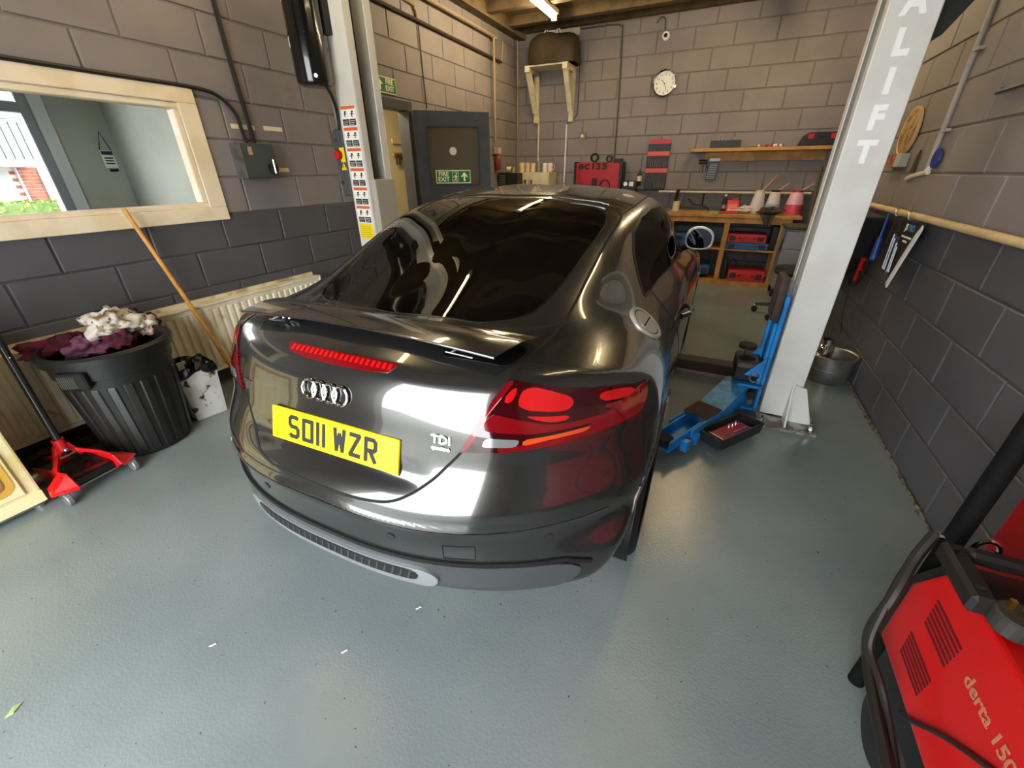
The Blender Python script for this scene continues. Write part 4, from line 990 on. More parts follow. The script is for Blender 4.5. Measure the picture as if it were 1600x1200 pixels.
rag('rag', 'smaller brown stained white cloth on the right of the bin heap', bc+Vector((-.12, .215, zr+.015)), .075, M_RAGW, 4, .7)
rag('rag', 'dark maroon cloth hanging over the left of the dustbin', bc+Vector((-.215, -.11, zr-.01)), .10, M_RAGM, 2, .45, (.7, 1.6))
rag('rag', 'pinkish purple cloth between maroon and white rags', bc+Vector((-.13, -.04, zr-.03)), .085, M_RAGP, 3, .55, (.9, 1.2))
rag('rag', 'bright maroon red cloth tucked under the dirty white cloth', bc+Vector((-.07, .09, zr-.02)), .07, M_RAGM, 6, .7)
rag('rag', 'blush pink cloth at the right edge of the dustbin', bc+Vector((-.10, .245, zr-.005)), .045, M_RAGB, 5, .9)
rag('rag', 'charcoal cloth behind the right rim of the dustbin', bc+Vector((-.17, .235, zr+.0)), .08, M_RAGK, 8, .9)
MB().lathe([(.001, .45), (rb(.45)-.012, .45)], n=36, capb=False, capt=False).build('rag_filling', M_RAGK, bn)
# white grubby container
wc = thing('waste_container', 'grubby white plastic container with black liner beside the dustbin', 'bin', (-2.88, 1.245, 0), math.radians(-9))
M_GRUB = mat('grubby_white', 'cfcdc6', .5, col2='b7b2a8', nscale=7, col3='2b2622', n3=15, t3=(.57, .64))
V = []
for (hx, hy, z) in ((.105, .088, 0), (.125, .108, .33)): V += [(-hx, -hy, z), (hx, -hy, z), (hx, hy, z), (-hx, hy, z)]
V += [(-.117, -.10, .33), (.117, -.10, .33), (.117, .10, .33), (-.117, .10, .33), (-.078, -.098, .02), (.078, -.098, .02), (.078, .098, .02), (-.078, .098, .02)]
Fc = [(3, 2, 1, 0)]+[(i, (i+1) % 4, 4+(i+1) % 4, 4+i) for i in range(4)]+[(4+i, 4+(i+1) % 4, 8+(i+1) % 4, 8+i) for i in range(4)]+[(8+i, 8+(i+1) % 4, 12+(i+1) % 4, 12+i) for i in range(4)]+[(12, 13, 14, 15)]
MB().add(V, Fc).build('body', M_GRUB, wc, bevel=.012, seg=2)
mbl = MB(); n = 40; V = []
for lvl, (kx, ky, z) in enumerate(((.09, .07, .06), (.112, .096, .30), (.123, .107, .352), (.130, .113, .345), (.129, .112, .312))):
    for i in range(n):
        t_ = 2*math.pi*i/n; cs, sn = math.cos(t_), math.sin(t_); q = max(abs(cs), abs(sn)); jit = .006*math.sin(7*t_+lvl)
        V.append((kx*cs/q+jit, ky*sn/q-jit, z+(.014*math.sin(5*t_+lvl*2) if lvl > 1 else 0)))
mbl.add(V, [(l*n+i, l*n+(i+1) % n, (l+1)*n+(i+1) % n, (l+1)*n+i) for l in range(4) for i in range(n)]+[tuple(range(n-1, -1, -1))]); mbl.build('liner', M_BLKGL, wc, smooth=True)
# broom handle
o = MB().tube([(-3.03, 1.60, .012), (-3.075, 1.525, .45), (-3.145, 1.36, 1.24)], [.0135, .0135, .012], 12).build('broom_handle', mat('handle_wood', 'd49a4c', .5, col2='c0863a', nscale=12), smooth=True)
tag(o, 'long pale wooden broom handle leaning across the radiator and window sill', 'broom handle')
# rusty cream cabinet at the left edge
cbn = thing('metal_cabinet', 'old rusty cream metal cabinet at the left edge of the floor', 'cabinet', (-2.665, .385, 0))
M_CAB = mat('cabinet_cream', 'e4d7a4', .45, col2='d9c684', nscale=6, col3='8a5a26', n3=8, t3=(.64, .72)); M_RUST = mat('rust', '7a4524', .85, col2='a07040', nscale=20)
MB().box(-.44, 0, -.95, 0, .035, .88).build('carcass', M_CAB, cbn, bevel=.01, seg=2)
dr_ = MB().box(0, .012, -.90, -.045, .105, .86).build('door', M_CAB, cbn, bevel=.006)
def rrect(y0, y1, z0, z1, r, n=6):
    P = []
    for (cy_, cz_, a0) in ((y1-r, z1-r, 0), (y0+r, z1-r, 90), (y0+r, z0+r, 180), (y1-r, z0+r, 270)):
        for k in range(n+1): q = math.radians(a0+90*k/n); P.append((cy_+r*math.cos(q), cz_+r*math.sin(q)))
    return P
MB().prism(rrect(-.86, -.062, .135, .82, .05), .012, .0145, 'x').build('door_border', mat('old_ochre', 'c99b3e', .6), dr_); MB().prism(rrect(-.835, -.088, .165, .79, .035), .0145, .0165, 'x').build('rust_band', M_RUST, dr_); MB().prism(rrect(-.80, -.125, .205, .755, .02), .0165, .0185, 'x').build('door_panel', M_CAB, dr_)
MB().box(0, .01, -.95, 0, .035, .095).build('plinth', M_CAB, cbn, bevel=.003)
MB().box(-.43, -.005, -.94, -.01, .02, .035).build('base_rail', M_GALV, cbn)
for (x, y) in ((-.03, -.03), (-.03, -.9), (-.40, -.03), (-.40, -.9)): MB().cyl((x, y, 0), (x, y, .02), .02, n=14).build('foot', M_STEEL, cbn)
# dark mat below the radiator
o = MB().box(-3.205, -3.09, .42, 1.02, 0, .06).build('wooden_plank', mat('dark_plank', '2a2018', .8, col2='3a2d20', nscale=9), bevel=.004); tag(o, 'dark oily plank on the floor below the radiator behind the jack', 'plank')
# trolley jack
jk = thing('trolley_jack', 'red trolley jack with long black handle beside the dustbin', 'trolley jack', (-2.70, .555, 0), math.radians(95), None, .8)
# local: x along the width of the visible end (towards +), y points away from the camera along the chassis
M_JK = mat('jack_red', 'd4141a', .35, coat=.4); 
for sx_ in (-1, 1):
    MB().prism([(-.18, .10), (-.12, .16), (.02, .165), (.16, .135), (.30, .11), (.30, .05), (.1, .045), (-.10, .06)], sx_*.115-.005, sx_*.115+.005, 'x').build('side_plate', M_JK, jk, bevel=.003)
    # flared horn guards over the rear castors
    MB().add([(sx_*.112, -.10, .175), (sx_*.112, -.01, .16), (sx_*.195, -.03, .105), (sx_*.225, -.12, .092), (sx_*.12, -.195, .095), (sx_*.115, -.10, .165), (sx_*.117, -.01, .15), (sx_*.193, -.03, .097), (sx_*.222, -.118, .084), (sx_*.12, -.19, .087)],
             [(0, 1, 2, 3, 4), (9, 8, 7, 6, 5), (0, 5, 6, 1), (1, 6, 7, 2), (2, 7, 8, 3), (3, 8, 9, 4), (4, 9, 5, 0)]).build('castor_guard', M_JK, jk)
    MB().lathe([(.012, -.014), (.036, -.014), (.04, -.01), (.04, .01), (.036, .014), (.012, .014)], (sx_*.175, -.145, .04), 24, 'x').build('castor', mat('castor_grey', '8d8f90', .35, .6), jk, smooth=True, ang=30)
    MB().box(sx_*.175-.02, sx_*.175+.02, -.15, -.11, .06, .09).build('castor_fork', M_STEEL, jk)
    MB().lathe([(.01, -.015), (.04, -.015), (.04, .015), (.01, .015)], (sx_*.135, .28, .04), 20, 'x').build('front_wheel', M_STEEL, jk, smooth=True, ang=30)
    for (yy, zz2) in ((-.08, .145), (.0, .13)): MB().cyl((sx_*.12, yy, zz2), (sx_*.132, yy, zz2), .011, n=10).build('bolt', M_STEEL, jk)
MB().box(-.108, .108, -.10, .18, .055, .115).build('power_unit', M_BLKGL, jk, bevel=.008)
MB().cyl((-.115, -.115, .062), (.115, -.115, .062), .005, n=10).build('cross_bar', M_STEEL, jk)
MB().box(-.035, .035, .19, .36, .10, .14).build('lift_arm', M_JK, jk, bevel=.004); MB().lathe([(.02, 0), (.05, 0), (.055, .02), (.001, .02)], (0, .34, .14), 20, capt=False).build('saddle', M_BLACK, jk)
YO = .15
MB().prism([(-.075, .15), (-.035, .26), (.035, .26), (.075, .15), (.055, .15), (.02, .21), (-.02, .21), (-.055, .15)], YO-.05, YO-.01, 'y').build('handle_yoke', M_JK, jk, bevel=.003)
for sx_ in (-1, 1): MB().add([(sx_*.04, YO-.055, .215), (sx_*.115, YO-.16, .165), (sx_*.115, YO-.16, .145), (sx_*.04, YO-.055, .185), (sx_*.04, YO-.02, .215), (sx_*.12, YO-.12, .165), (sx_*.12, YO-.12, .145), (sx_*.04, YO-.02, .185)],
    [(0, 1, 2, 3), (7, 6, 5, 4), (0, 4, 5, 1), (1, 5, 6, 2), (2, 6, 7, 3), (3, 7, 4, 0)]).build('yoke_brace', M_JK, jk)
MB().cyl((-.05, YO-.055, .185), (.05, YO-.055, .185), .008, n=10).build('release_pin', M_STEEL, jk); MB().ball((.0, YO-.06, .225), .016, 8).build('pivot_bolt', M_STEEL, jk, smooth=True)
MB().cyl((0, YO-.03, .22), (0, YO-.03, .30), .03, n=16).build('handle_socket', M_JK, jk, smooth=True)
ht_ = Vector((.0, YO-.03, .25))
mw = Matrix.Translation(jk.location) @ Matrix.Rotation(math.radians(95), 4, 'Z') @ Matrix.Diagonal((.8, .8, .8, 1))
top = mw.inverted() @ Vector((-2.825, .562, .80)); dirn = (top-ht_).normalized()
MB().cyl(ht_, ht_+dirn*.66, .020, n=16).build('handle', mat('handle_black', '1d1d1d', .25, coat=.5), jk, smooth=True); MB().cyl(ht_+dirn*.66, ht_+dirn*1.2, .023, n=16).build('handle_grip', M_BLACK, jk, smooth=True)
MB().ball(ht_+dirn*.60+Vector((.0, -.02, 0)), .005, 8).build('lock_button', M_STEEL, jk)
# ------------------------------------------------------------------ back wall
x_ = YB-.02
# wall bracket shelf with covered compressor
ws = thing('bracket_shelf', 'white wooden bracket shelf high on the back wall carrying a covered unit', 'shelf', (-2.62, YB, 2.70))
M_WWOOD = mat('white_wood', 'ded3b4', .6, col2='cdbf9a', nscale=8)
for xx in (-.26, .30):
    MB().box(xx-.035, xx+.035, -.42, -.36, -.035, .03).build('arm_end', M_WWOOD, ws); MB().box(xx-.025, xx+.025, -.36, -.008, -.03, .02).build('arm', M_WWOOD, ws)
    MB().box(xx-.035, xx+.035, -.055, -.008, -.62, -.03).build('upright', M_WWOOD, ws)
    MB().add([(xx-.035, -.39, -.035), (xx+.035, -.39, -.035), (xx+.035, -.32, -.035), (xx-.035, -.32, -.035), (xx-.035, -.10, -.50), (xx+.035, -.10, -.50), (xx+.035, -.055, -.44), (xx-.035, -.055, -.44)],
             [(0, 1, 2, 3), (4, 5, 6, 7), (0, 1, 5, 4), (1, 2, 6, 5), (2, 3, 7, 6), (3, 0, 4, 7)]).build('brace', M_WWOOD, ws)
MB().box(-.30, .34, -.41, -.008, .021, .04).build('board', M_WWOOD, ws)
def drape(name, label, cat, x0, x1, y0, y1, z0, z1, mt, sd=1, rnd=.08):
    rg = random.Random(sd); V = []; Fc = []; n = 44; lv = [(0, 1.02), (.15, 1.0), (.45, .985), (.72, .96), (.86, .90), (.95, .78), (1.0, .5), (1.0, .02)]
    cxx, cyy, hx, hy = (x0+x1)/2, (y0+y1)/2, (x1-x0)/2, (y1-y0)/2
    for i, (h, k) in enumerate(lv):
        for j in range(n):
            t_ = 2*math.pi*j/n; c_, s2 = math.cos(t_), math.sin(t_); q = (abs(c_)**5+abs(s2)**5)**(1/5)
            f = 1+(.025*math.sin(9*t_+1.3)+.018*math.sin(15*t_+i*.4))*(1-h*.6)
            V.append((cxx+hx*k*f*c_/q, cyy+hy*k*f*s2/q, z0+(z1-z0)*h*(1-.06*math.sin(3*t_+sd)*(h > .7))))
    for i in range(len(lv)-1):
        for j in range(n): Fc.append((i*n+j, i*n+(j+1) % n, (i+1)*n+(j+1) % n, (i+1)*n+j))
    o = MB().add(V, Fc).build(name, mt, smooth=True, ang=60); return tag(o, label, cat)
drape('covered_unit', 'unit under a dark olive dust cover on the high bracket shelf', 'covered unit', -2.90, -2.20, 6.57, 6.975, 2.742, 3.08, mat('dust_cover', '40331d', .7, col2='352a17', nscale=5, bump=.3, bscale=30), 4)
sb_ = thing('socket_box', 'white socket box with looped cables above the covered unit', 'socket', (-2.62, YB-.001, 3.145))
MB().box(-.09, .05, -.05, -.008, -.06, .04).build('box', M_WHTPL, sb_, bevel=.004); MB().box(.07, .36, -.04, -.008, -.05, .035).build('trunking', M_WWOOD, sb_)
for dx in (-.12, .06): MB().tube(catmull([(dx-.05, -.06, -.055), (dx-.04, -.06, .0), (dx, -.06, .05), (dx+.03, -.06, .0), (dx+.03, -.06, -.055)], 5), .010, 8).build('flex', M_WHTPL, sb_, smooth=True)
cable('conduit', [(-2.845, x_, 2.16), (-2.845, x_, 1.3)], .011, 'cream conduit dropping from the bracket shelf to the cream cabinet', M_WWOOD, 'conduit', sub=1)
cable('cable', [(-2.235, x_, 2.80), (-2.23, x_, 2.25), (-2.25, x_, 2.15), (-2.37, x_, 2.07), (-2.387, x_, 2.03)], .008, 'grey cable from the covered unit bending towards the white conduit', mat('cable_grey', '4a443c', .6), sub=6)
cable('conduit', [(-2.387, x_, 2.05), (-2.385, x_, 1.25)], .012, 'white conduit right of the mug cabinet on the back wall', M_WHTPL, 'conduit', sub=1)
cable('cable', [(-2.25, x_, 3.158), (-1.80, x_, 3.155), (-1.69, x_, 3.13), (-1.667, x_, 3.06), (-1.63, x_, 2.3), (-1.61, x_, 1.5)], .009, 'grey cable looping along the wall top and down to the red machine', MATS['cable_grey'], sub=6)
so = thing('light_switch', 'small square metal switch on the back wall', 'switch', (-2.125, YB-.008, 1.885))
MB().box(-.05, .05, -.022, 0, -.045, .045).build('plate', mat('brass_dull', '8a7b5c', .4, .5), so, bevel=.003); MB().cyl((0, -.035, 0), (0, -.022, 0), .02, n=16).build('knob', M_WHTPL, so)
cl = thing('wall_clock', 'round wall clock with chrome rim on the back wall', 'clock', (-1.03, YB-.007, 2.457))
MB().lathe([(.135, -.012), (.135, -.03), (.155, -.036), (.163, -.02), (.163, 0), (.02, 0)], (0, 0, 0), 44, 'y', False, False).build('rim', M_CHROME, cl, smooth=True)
MB().cyl((0, -.004, 0), (0, -.014, 0), .14, n=44).build('face', mat('clock_face', 'efece2', .5), cl)
for k in range(12):
    q = math.radians(90-30*(k+1)); text_obj('numeral', str(k+1), M_PRINT, frame((.105*math.cos(q), -.0148, .105*math.sin(q)), (1, 0, 0), (0, 0, 1)), cl, size=.042, extrude=.0004)
for nm, ang_, L_, w_ in (('hour_hand', 135, .065, .006), ('minute_hand', -70, .095, .0045)):
    q = math.radians(ang_); MB().cyl((0, -.017, 0), (L_*math.cos(q), -.017, L_*math.sin(q)), w_/2, n=6).build(nm, M_PRINT, cl)
MB().cyl((0, -.014, 0), (0, -.02, 0), .007, n=12).build('hub', M_PRINT, cl)
cc = thing('security_camera', 'small round white security camera above the clock', 'camera', (-1.093, YB-.006, 2.962))
MB().lathe([(.05, 0), (.05, -.03), (.04, -.045), (.02, -.05)], (0, 0, 0), 24, 'y').build('dome', M_WHTPL, cc, smooth=True); MB().ball((0, -.048, 0), .024, 10).build('lens', M_BLKGL, cc, smooth=True)
cable('cable', [(-1.23, x_, 3.11), (-1.18, x_, 3.16), (-1.13, x_, 3.14), (-1.115, x_, 3.05), (-1.11, x_, 3.0)], .006, 'short black cable feeding the security camera')
# mug cabinet in the back left corner
mc = thing('cream_cabinet', 'tall cream metal cabinet in the back left corner with mugs on top', 'cabinet', (-2.84, 6.60, 0))
MB().box(-.34, .34, 0, .34, 0, 1.405).build('carcass', mat('cabinet_ivory', 'd6c9a2', .5, col2='cabb8e', nscale=5), mc, bevel=.006)
for xx in (-.335, .005):
    d_ = MB().box(xx, xx+.33, -.014, 0, .03, 1.39).build('door', MATS['cabinet_ivory'], mc, bevel=.003); MB().box(xx+(.27 if xx < 0 else .03), xx+(.30 if xx < 0 else .06), -.03, -.014, 1.22, 1.30).build('handle', M_STEEL, d_)
mugs = [(-3.12, .0, 'cream mug lying on its side at the left of the cabinet top', 'e5d3a4', True), (-2.99, 0, 'tall cream mug, first upright one on the cabinet', 'e8d5a8', False), (-2.89, 0, 'pinkish mug, second upright one on the cabinet', 'dcb892', False),
        (-2.80, 0, 'cream mug, third upright one on the cabinet', 'e5cfa0', False), (-2.70, 0, 'patterned dark and white mug on the cabinet', '8d8072', False), (-2.60, 0, 'slim white mug near the right of the row', 'e4dccb', False), (-2.515, 0, 'pale pink and white mug at the right end of the row', 'dcc3b4', False)]
for (mx_, my_, lb, col, lying) in mugs:
    mg = thing('mug', lb, 'mug', (mx_, 6.67, 1.406 if not lying else 1.446), 0, 'mugs on the cream cabinet')
    if lying: mg.rotation_euler = (math.radians(90), 0, math.radians(-60))
    h_ = .125 if lying else random.Random(mx_).uniform(.12, .16)
    mm_ = mat('mug_'+col, col, .35)
    MB().lathe([(.03, 0), (.038, .004), (.041, h_), (.037, h_), (.034, .01), (.001, .01)], n=24, capt=False).build('cup', mm_, mg, smooth=True, ang=40)
    MB().tube(catmull([(.038, 0, h_*.25), (.068, 0, h_*.35), (.068, 0, h_*.7), (.040, 0, h_*.82)], 6), .006, 8).build('handle', mm_, mg, smooth=True)
# junk on a small shelf left of the cabinet
sh = MB().box(-3.21, -3.185+.02, 6.2, 6.58, 1.19, 1.21).build('corner_shelf', M_PINE); tag(sh, 'little dark shelf behind the open door in the back left corner', 'shelf')
ds = thing('soap_dispenser', 'clear and red dispenser bottle hanging on the left wall behind the door', 'dispenser', (XL+.012, 6.17, 1.44))
MB().box(0, .09, -.05, .05, .20, .29).build('head', mat('dispenser_white', 'b9a68c', .4), ds, bevel=.01); MB().lathe([(.03, 0), (.045, .02), (.045, .17), (.03, .2)], (.05, 0, 0), 20).build('bottle', mat('dispenser_red', '9b4a3c', .2, trans=.3), ds, smooth=True)
bx_ = thing('parts_box', 'black box of odds and ends beside the open door', 'box', (-3.10, 6.35, 0))
MB().box(-.10, .22, -.1, .1, 0, 1.22).build('stand', M_BLACK, bx_); MB().box(-.10, .22, -.1, .1, 1.22, 1.40).build('bin', mat('box_black', '1c1a18', .6), bx_, bevel=.006)
for k in range(6): MB().box(-.08, .02, -.115, -.10, 1.24+k*.024, 1.25+k*.024).build('slot', mat('slot_grey', '6f7173', .5), bx_)
MB().cyl((.10, -.06, 1.40), (.14, -.05, 1.52), .02, n=10).build('tube', M_GALV, bx_)
# red machine with ec 135 lettering
rm_ = thing('service_machine', 'red machine with ec 135 lettering against the back wall behind the car', 'machine', (-1.785, 6.72, 0))
MB().box(-.335, .335, 0, .23, .06, 1.53).build('case', mat('machine_red', 'a81218', .4, col2='8e0f14', nscale=3), rm_, bevel=.012)
MB().box(-.36, -.335, -.005, .23, .06, 1.54).build('edge_trim', M_BLACK, rm_); MB().box(.335, .36, -.005, .23, .06, 1.535).build('edge_trim', M_BLACK, rm_)
for k, (ch, xx) in enumerate((('e', -.255), ('c', -.165), ('1', -.07), ('3', .01), ('5', .105))): text_obj('character', ch, M_PRINT, frame((xx, -.003, 1.475 if ch in '135' else 1.485), (1, 0, 0), (0, 0, 1)), rm_, size=.115 if ch in '135' else .145, sx=1.25, bold=.005, extrude=.0015)
MB().box(-.07, .0, -.02, 0, 1.22, 1.32).build('latch', M_BLACK, rm_, bevel=.005); MB().box(.24, .34, .0, .1, 1.53, 1.575).build('top_socket', M_BLACK, rm_)
MB().tube(catmull([(.05, -.008, 1.22), (.08, -.008, 1.28), (.14, -.008, 1.30), (.19, -.008, 1.26), (.2, -.008, 1.2)], 6), .008, 8).build('hose_loop', M_BLACK, rm_, smooth=True)
for (xx, r_, lb) in ((-1.872, .062, 'thick black tape roll standing on the red machine, left of the two'), (-1.65, .045, 'smaller black tape roll on the red machine, right of the two')):
    o = MB().lathe([(r_, -.025), (r_, .025), (r_*.66, .025), (r_*.66, -.025), (r_, -.025)], (xx, 6.83, 1.5305+r_), 28, 'y', False, False).build('tape_roll', M_RUB, smooth=True, ang=30); tag(o, lb, 'tape roll', 'tape rolls on the red machine')
sm_ = thing('battery_tester', 'small black tester with white dial right of the red machine', 'tester', (-1.31, 6.78, 0)); MB().box(-.11, .10, 0, .12, 0, 1.285).build('case', M_BLACK, sm_, bevel=.006); MB().box(.0, .06, -.006, 0, 1.215, 1.275).build('dial', M_PAPER, sm_); MB().cyl((-.055, -.01, 1.245), (-.055, 0, 1.245), .028, n=18).build('knob', M_STEEL, sm_)
fe = thing('aerosol', 'slim black aerosol with pale label hanging left of the tool roll', 'aerosol', (-1.205, 6.95, 1.22)); MB().lathe([(.03, 0), (.034, .01), (.034, .15), (.02, .17), (.012, .2)], n=18).build('can', M_BLACK, fe, smooth=True); MB().cyl((0, 0, .06), (0, 0, .13), .035, n=18).build('label', mat('label_cream', 'd8cf9c', .5), fe); MB().tube([Vector((.018*math.cos(k*.5), 0, .22+.018*math.sin(k*.5))) for k in range(12)], .003, 6, closed=True).build('hook_ring', M_STEEL, fe)
# hanging spanner roll
tl_ = thing('spanner_rack', 'hanging black and red spanner rack on the back wall', 'tool rack', (-.98, YB-.012, 1.165))
MB().box(-.15, .15, -.02, 0, 0, .60).build('board', M_BLACK, tl_, bevel=.004); MB().prism([(-.155, .59), (.155, .59), (.14, .64), (.05, .65), (-.05, .65), (-.14, .64)], -.024, .0, 'y').build('hanger', M_REDDK, tl_)
for z in (.225, .44): MB().box(-.15, .15, -.03, -.02, z, z+.055).build('band', mat('band_red', 'd8574a', .5), tl_)
for row, (z0, z1) in enumerate(((.30, .42), (.03, .20))):
    for k in range(9):
        L_ = (z1-z0)*(1-.06*k if row == 0 else 1); xx = -.125+k*.031
        MB().tube([(xx, -.028, z0), (xx+.006, -.028, z0+L_)], [.009, .005], 8).build('spanner', M_CHROME, tl_, smooth=True)
# wall shelf with cases
wsf = thing('wall_shelf', 'pine wall shelf above the workbench', 'shelf', (.28, YB, 1.60))
MB().box(-.82, .80, -.26, -.008, .035, .075).build('board', M_PINE, wsf, bevel=.003); MB().box(-.64, .76, -.05, -.008, -.075, .034).build('batten', M_PINE, wsf, bevel=.003)
pb = thing('bit_box', 'open black box of drill bits on the pine wall shelf', 'box', (-.13, 6.86, 1.676)); MB().box(-.18, .18, -.08, .08, 0, .085).build('box', M_BLACK, pb, bevel=.004)
for k in range(7): MB().cyl((-.14+k*.045, 0, .085), (-.14+k*.045, 0, .10+.012*(k % 3)), .012, n=10).build('bit', M_STEEL, pb)
bcs = thing('power_tool_case', 'black power tool case with red latches on the pine wall shelf', 'case', (.90, 6.86, 1.676))
MB().prism([(-.21, 0), (.19, 0), (.19, .14), (-.13, .14), (-.17, .11)], -.11, .10, 'y').build('shell', M_BLACK, bcs, bevel=.008); 
for xx in (-.10, .13): MB().box(xx-.03, xx+.03, -.118, -.11, .07, .125).build('latch', M_REDDK, bcs, bevel=.003)
MB().box(-.03, .06, -.125, -.11, .09, .115).build('handle', M_BLACK, bcs, bevel=.005)
o = MB(); rk = random.Random(9)
for k in range(14): MB()
lo = thing('loose_clips', 'clear bag of small red and white parts lying on the pine wall shelf', 'parts bag', (.36, 6.86, 1.676))
for k in range(12): MB().ball((rk.uniform(-.2, .2), rk.uniform(-.05, .05), .016), rk.uniform(.012, .02), 6).build('part', [M_REDDK, M_PAPER, M_GALV][k % 3], lo, smooth=True)
pu = thing('gear_puller', 'black three leg puller hanging below the pine wall shelf', 'puller', (-.37, 6.93, 1.44)); MB().cyl((-.05, 0, .08), (.05, 0, .08), .028, n=12).build('yoke', M_BLACK, pu)
for k in (-.035, 0, .035): MB().tube([(k, 0, .07), (k*1.2, -.01, -.05)], .008, 8).build('leg', M_STEEL, pu, smooth=True)
ak = thing('socket_strip', 'rack of chrome hex sockets hanging below the pine wall shelf', 'socket rack', (-.24, 6.945, 1.30)); MB().box(-.06, .07, -.01, .01, 0, .26).build('back', M_BLACK, ak); MB().box(-.05, .08, -.013, -.01, .225, .262).build('label', M_PAPER, ak)
for k in range(9): MB().box(-.058+k*.003, .055+k*.002, -.03, -.01, .012+k*.022, .024+k*.022).build('socket', MATS.get('dull_steel') or mat('dull_steel', '8d8d8b', .45, .6), ak, bevel=.003)
# rail along the back wall
cable('wall_rail', [(-.9, YB-.05, 1.145), (0, YB-.05, 1.143), (1.0, YB-.05, 1.145)], .014, 'cream rail running along the back wall above the workbench', M_WWOOD, 'rail', sub=1)
# ------------------------------------------------------------------ workbench
wbh = thing('workbench', 'pine workbench with open shelves along the back wall', 'workbench', (.08, 6.40, 0))
MB().box(-.78, .83, 0, .58, .865, .905).build('worktop', M_PINE, wbh, bevel=.004); MB().box(-.76, .74, .02, .06, .80, .864).build('front_rail', M_PINE, wbh)
for xx in (-.72, .02, .66):
    MB().box(xx-.03, xx+.03, .01, .055, 0, .80).build('leg', M_PINE, wbh); MB().box(xx-.03, xx+.03, .50, .545, 0, .864).build('leg', M_PINE, wbh)
MB().box(-.75, .70, .06, .56, .45, .472).build('shelf', M_PINE, wbh); MB().box(-.75, .70, .06, .56, .035, .057).build('shelf', M_PINE, wbh); MB().box(-.75, .70, .0, .045, 0, .05).build('bottom_rail', M_PINE, wbh)
def case_(label, x, y, z, w, d, h, mt, group='tool cases under the workbench'):
    t = thing('tool_case', label, 'tool case', (x, y, z), 0, group)
    MB().box(-w/2, w/2, 0, d, 0, h*.5).build('base', mt, t, bevel=.01, seg=2); MB().box(-w/2, w/2, .004, d, h*.5, h).build('lid', mt, t, bevel=.01, seg=2)
    for k in (-.36, .36): MB().box(k*w-.035, k*w+.035, -.012, .0, h*.22, h*.75).build('latch', M_BLACK, t, bevel=.003)
    hd = MB(); hd.box(-w*.2, w*.2, -.03, -.018, h*.45, h*.62); hd.box(-w*.2, -w*.2+.02, -.03, .0, h*.45, h*.62); hd.box(w*.2-.02, w*.2, -.03, .0, h*.45, h*.62); hd.build('handle', mt, t)
M_CRED = mat('case_red', 'c4242c', .45); M_CBLU = mat('case_blue', '2c5f96', .45)
case_('blue tool case on the middle bench shelf under the red one', .385, 6.46, .473, .50, .36, .085, M_CBLU)
case_('red tool case stacked on a blue one on the middle bench shelf', .365, 6.46, .560, .46, .34, .105, M_CRED)
case_('wide red tool case on the bottom bench shelf', .46, 6.46, .058, .44, .36, .14, M_CRED)
case_('blue tool case on the middle bench shelf left of the middle leg', -.30, 6.50, .473, .5, .36, .16, M_CBLU)
case_('flat red tool case below the blue one left of the middle bench leg', -.32, 6.47, .058, .36, .34, .05, M_CRED)
case_('blue tool case at the bottom left of the workbench', -.22, 6.46, .109, .42, .36, .12, M_CBLU)
dk = thing('drill', 'dark green drill standing on the bottom bench shelf beside the middle leg', 'drill', (.185, 6.52, .058)); MB().lathe([(.035, 0), (.04, .02), (.03, .2), (.015, .3)], n=14).build('body', mat('drill_green', '22352c', .5), dk, smooth=True); MB().tube(catmull([(.03, 0, .2), (.08, -.02, .28), (.13, 0, .22), (.09, .02, .15)], 6), .006, 6).build('flex', M_CABLE, dk)
o = MB().box(.635, .735, 6.50, 6.62, .473, .78).build('black_toolbag', M_BLACK, bevel=.03, seg=2); tag(o, 'narrow black tool bag standing at the right of the middle bench shelf', 'bag')
# things on the bench
def jug(label, x, y, r, h, mt, liquid, lz, sp, lid=None, tilt=0):
    t = thing('oil_jug', label, 'jug', (x, y, .906), tilt, 'oil jugs on the workbench')
    MB().lathe([(.02, 0), (r, 0), (r*1.02, .02), (r*.98, h*.35), (r*.72, h*.88), (r*.55, h), (r*.5, h)], n=26, capt=False).build('body', mt, t, smooth=True)
    MB().lathe([(.02, .004), (r*1.012, .004), (r*1.03, .02), (r*.995, lz*.8), (r*.97, lz)], n=26).build('liquid_level', liquid, t, smooth=True)
    MB().cyl((0, 0, h*.98), (0, 0, h+.02), r*.58, n=20).build('lid', lid or mt, t, smooth=True)
    MB().tube([(r*.3, 0, h), (r*.3+sp[0]*.5, 0, h+sp[1]*.5), (r*.3+sp[0], 0, h+sp[1])], [.02, .014, .009], 10).build('spout', mat('spout_brown', '9a8474', .5), t, smooth=True)
    MB().tube(catmull([(0, r*.7, h*.8), (0, r*1.25, h*.7), (0, r*1.3, h*.45), (0, r*.95, h*.3)], 6), .012, 8).build('handle', mt, t, smooth=True)
M_JUG = mat('jug_clear', 'cfc6c4', .35, col2='c2b8b4', nscale=6)
jug('clear oil jug with long spout, left of the three on the bench', .40, 6.66, .085, .26, M_JUG, mat('jug_fill_pale', 'b3a7a4', .4), .05, (.12, .19))
jug('clear oil jug half full of blue fluid, middle of the three', .575, 6.66, .085, .265, M_JUG, mat('jug_fill_blue', '8fa3b4', .4), .12, (.10, .10), M_BLACK)
jug('clear oil jug half full of red fluid, right of the three', .815, 6.66, .105, .265, mat('jug_pink', 'dcaab4', .35), mat('jug_fill_red', 'c2405c', .4), .12, (.12, .09), M_REDDK)
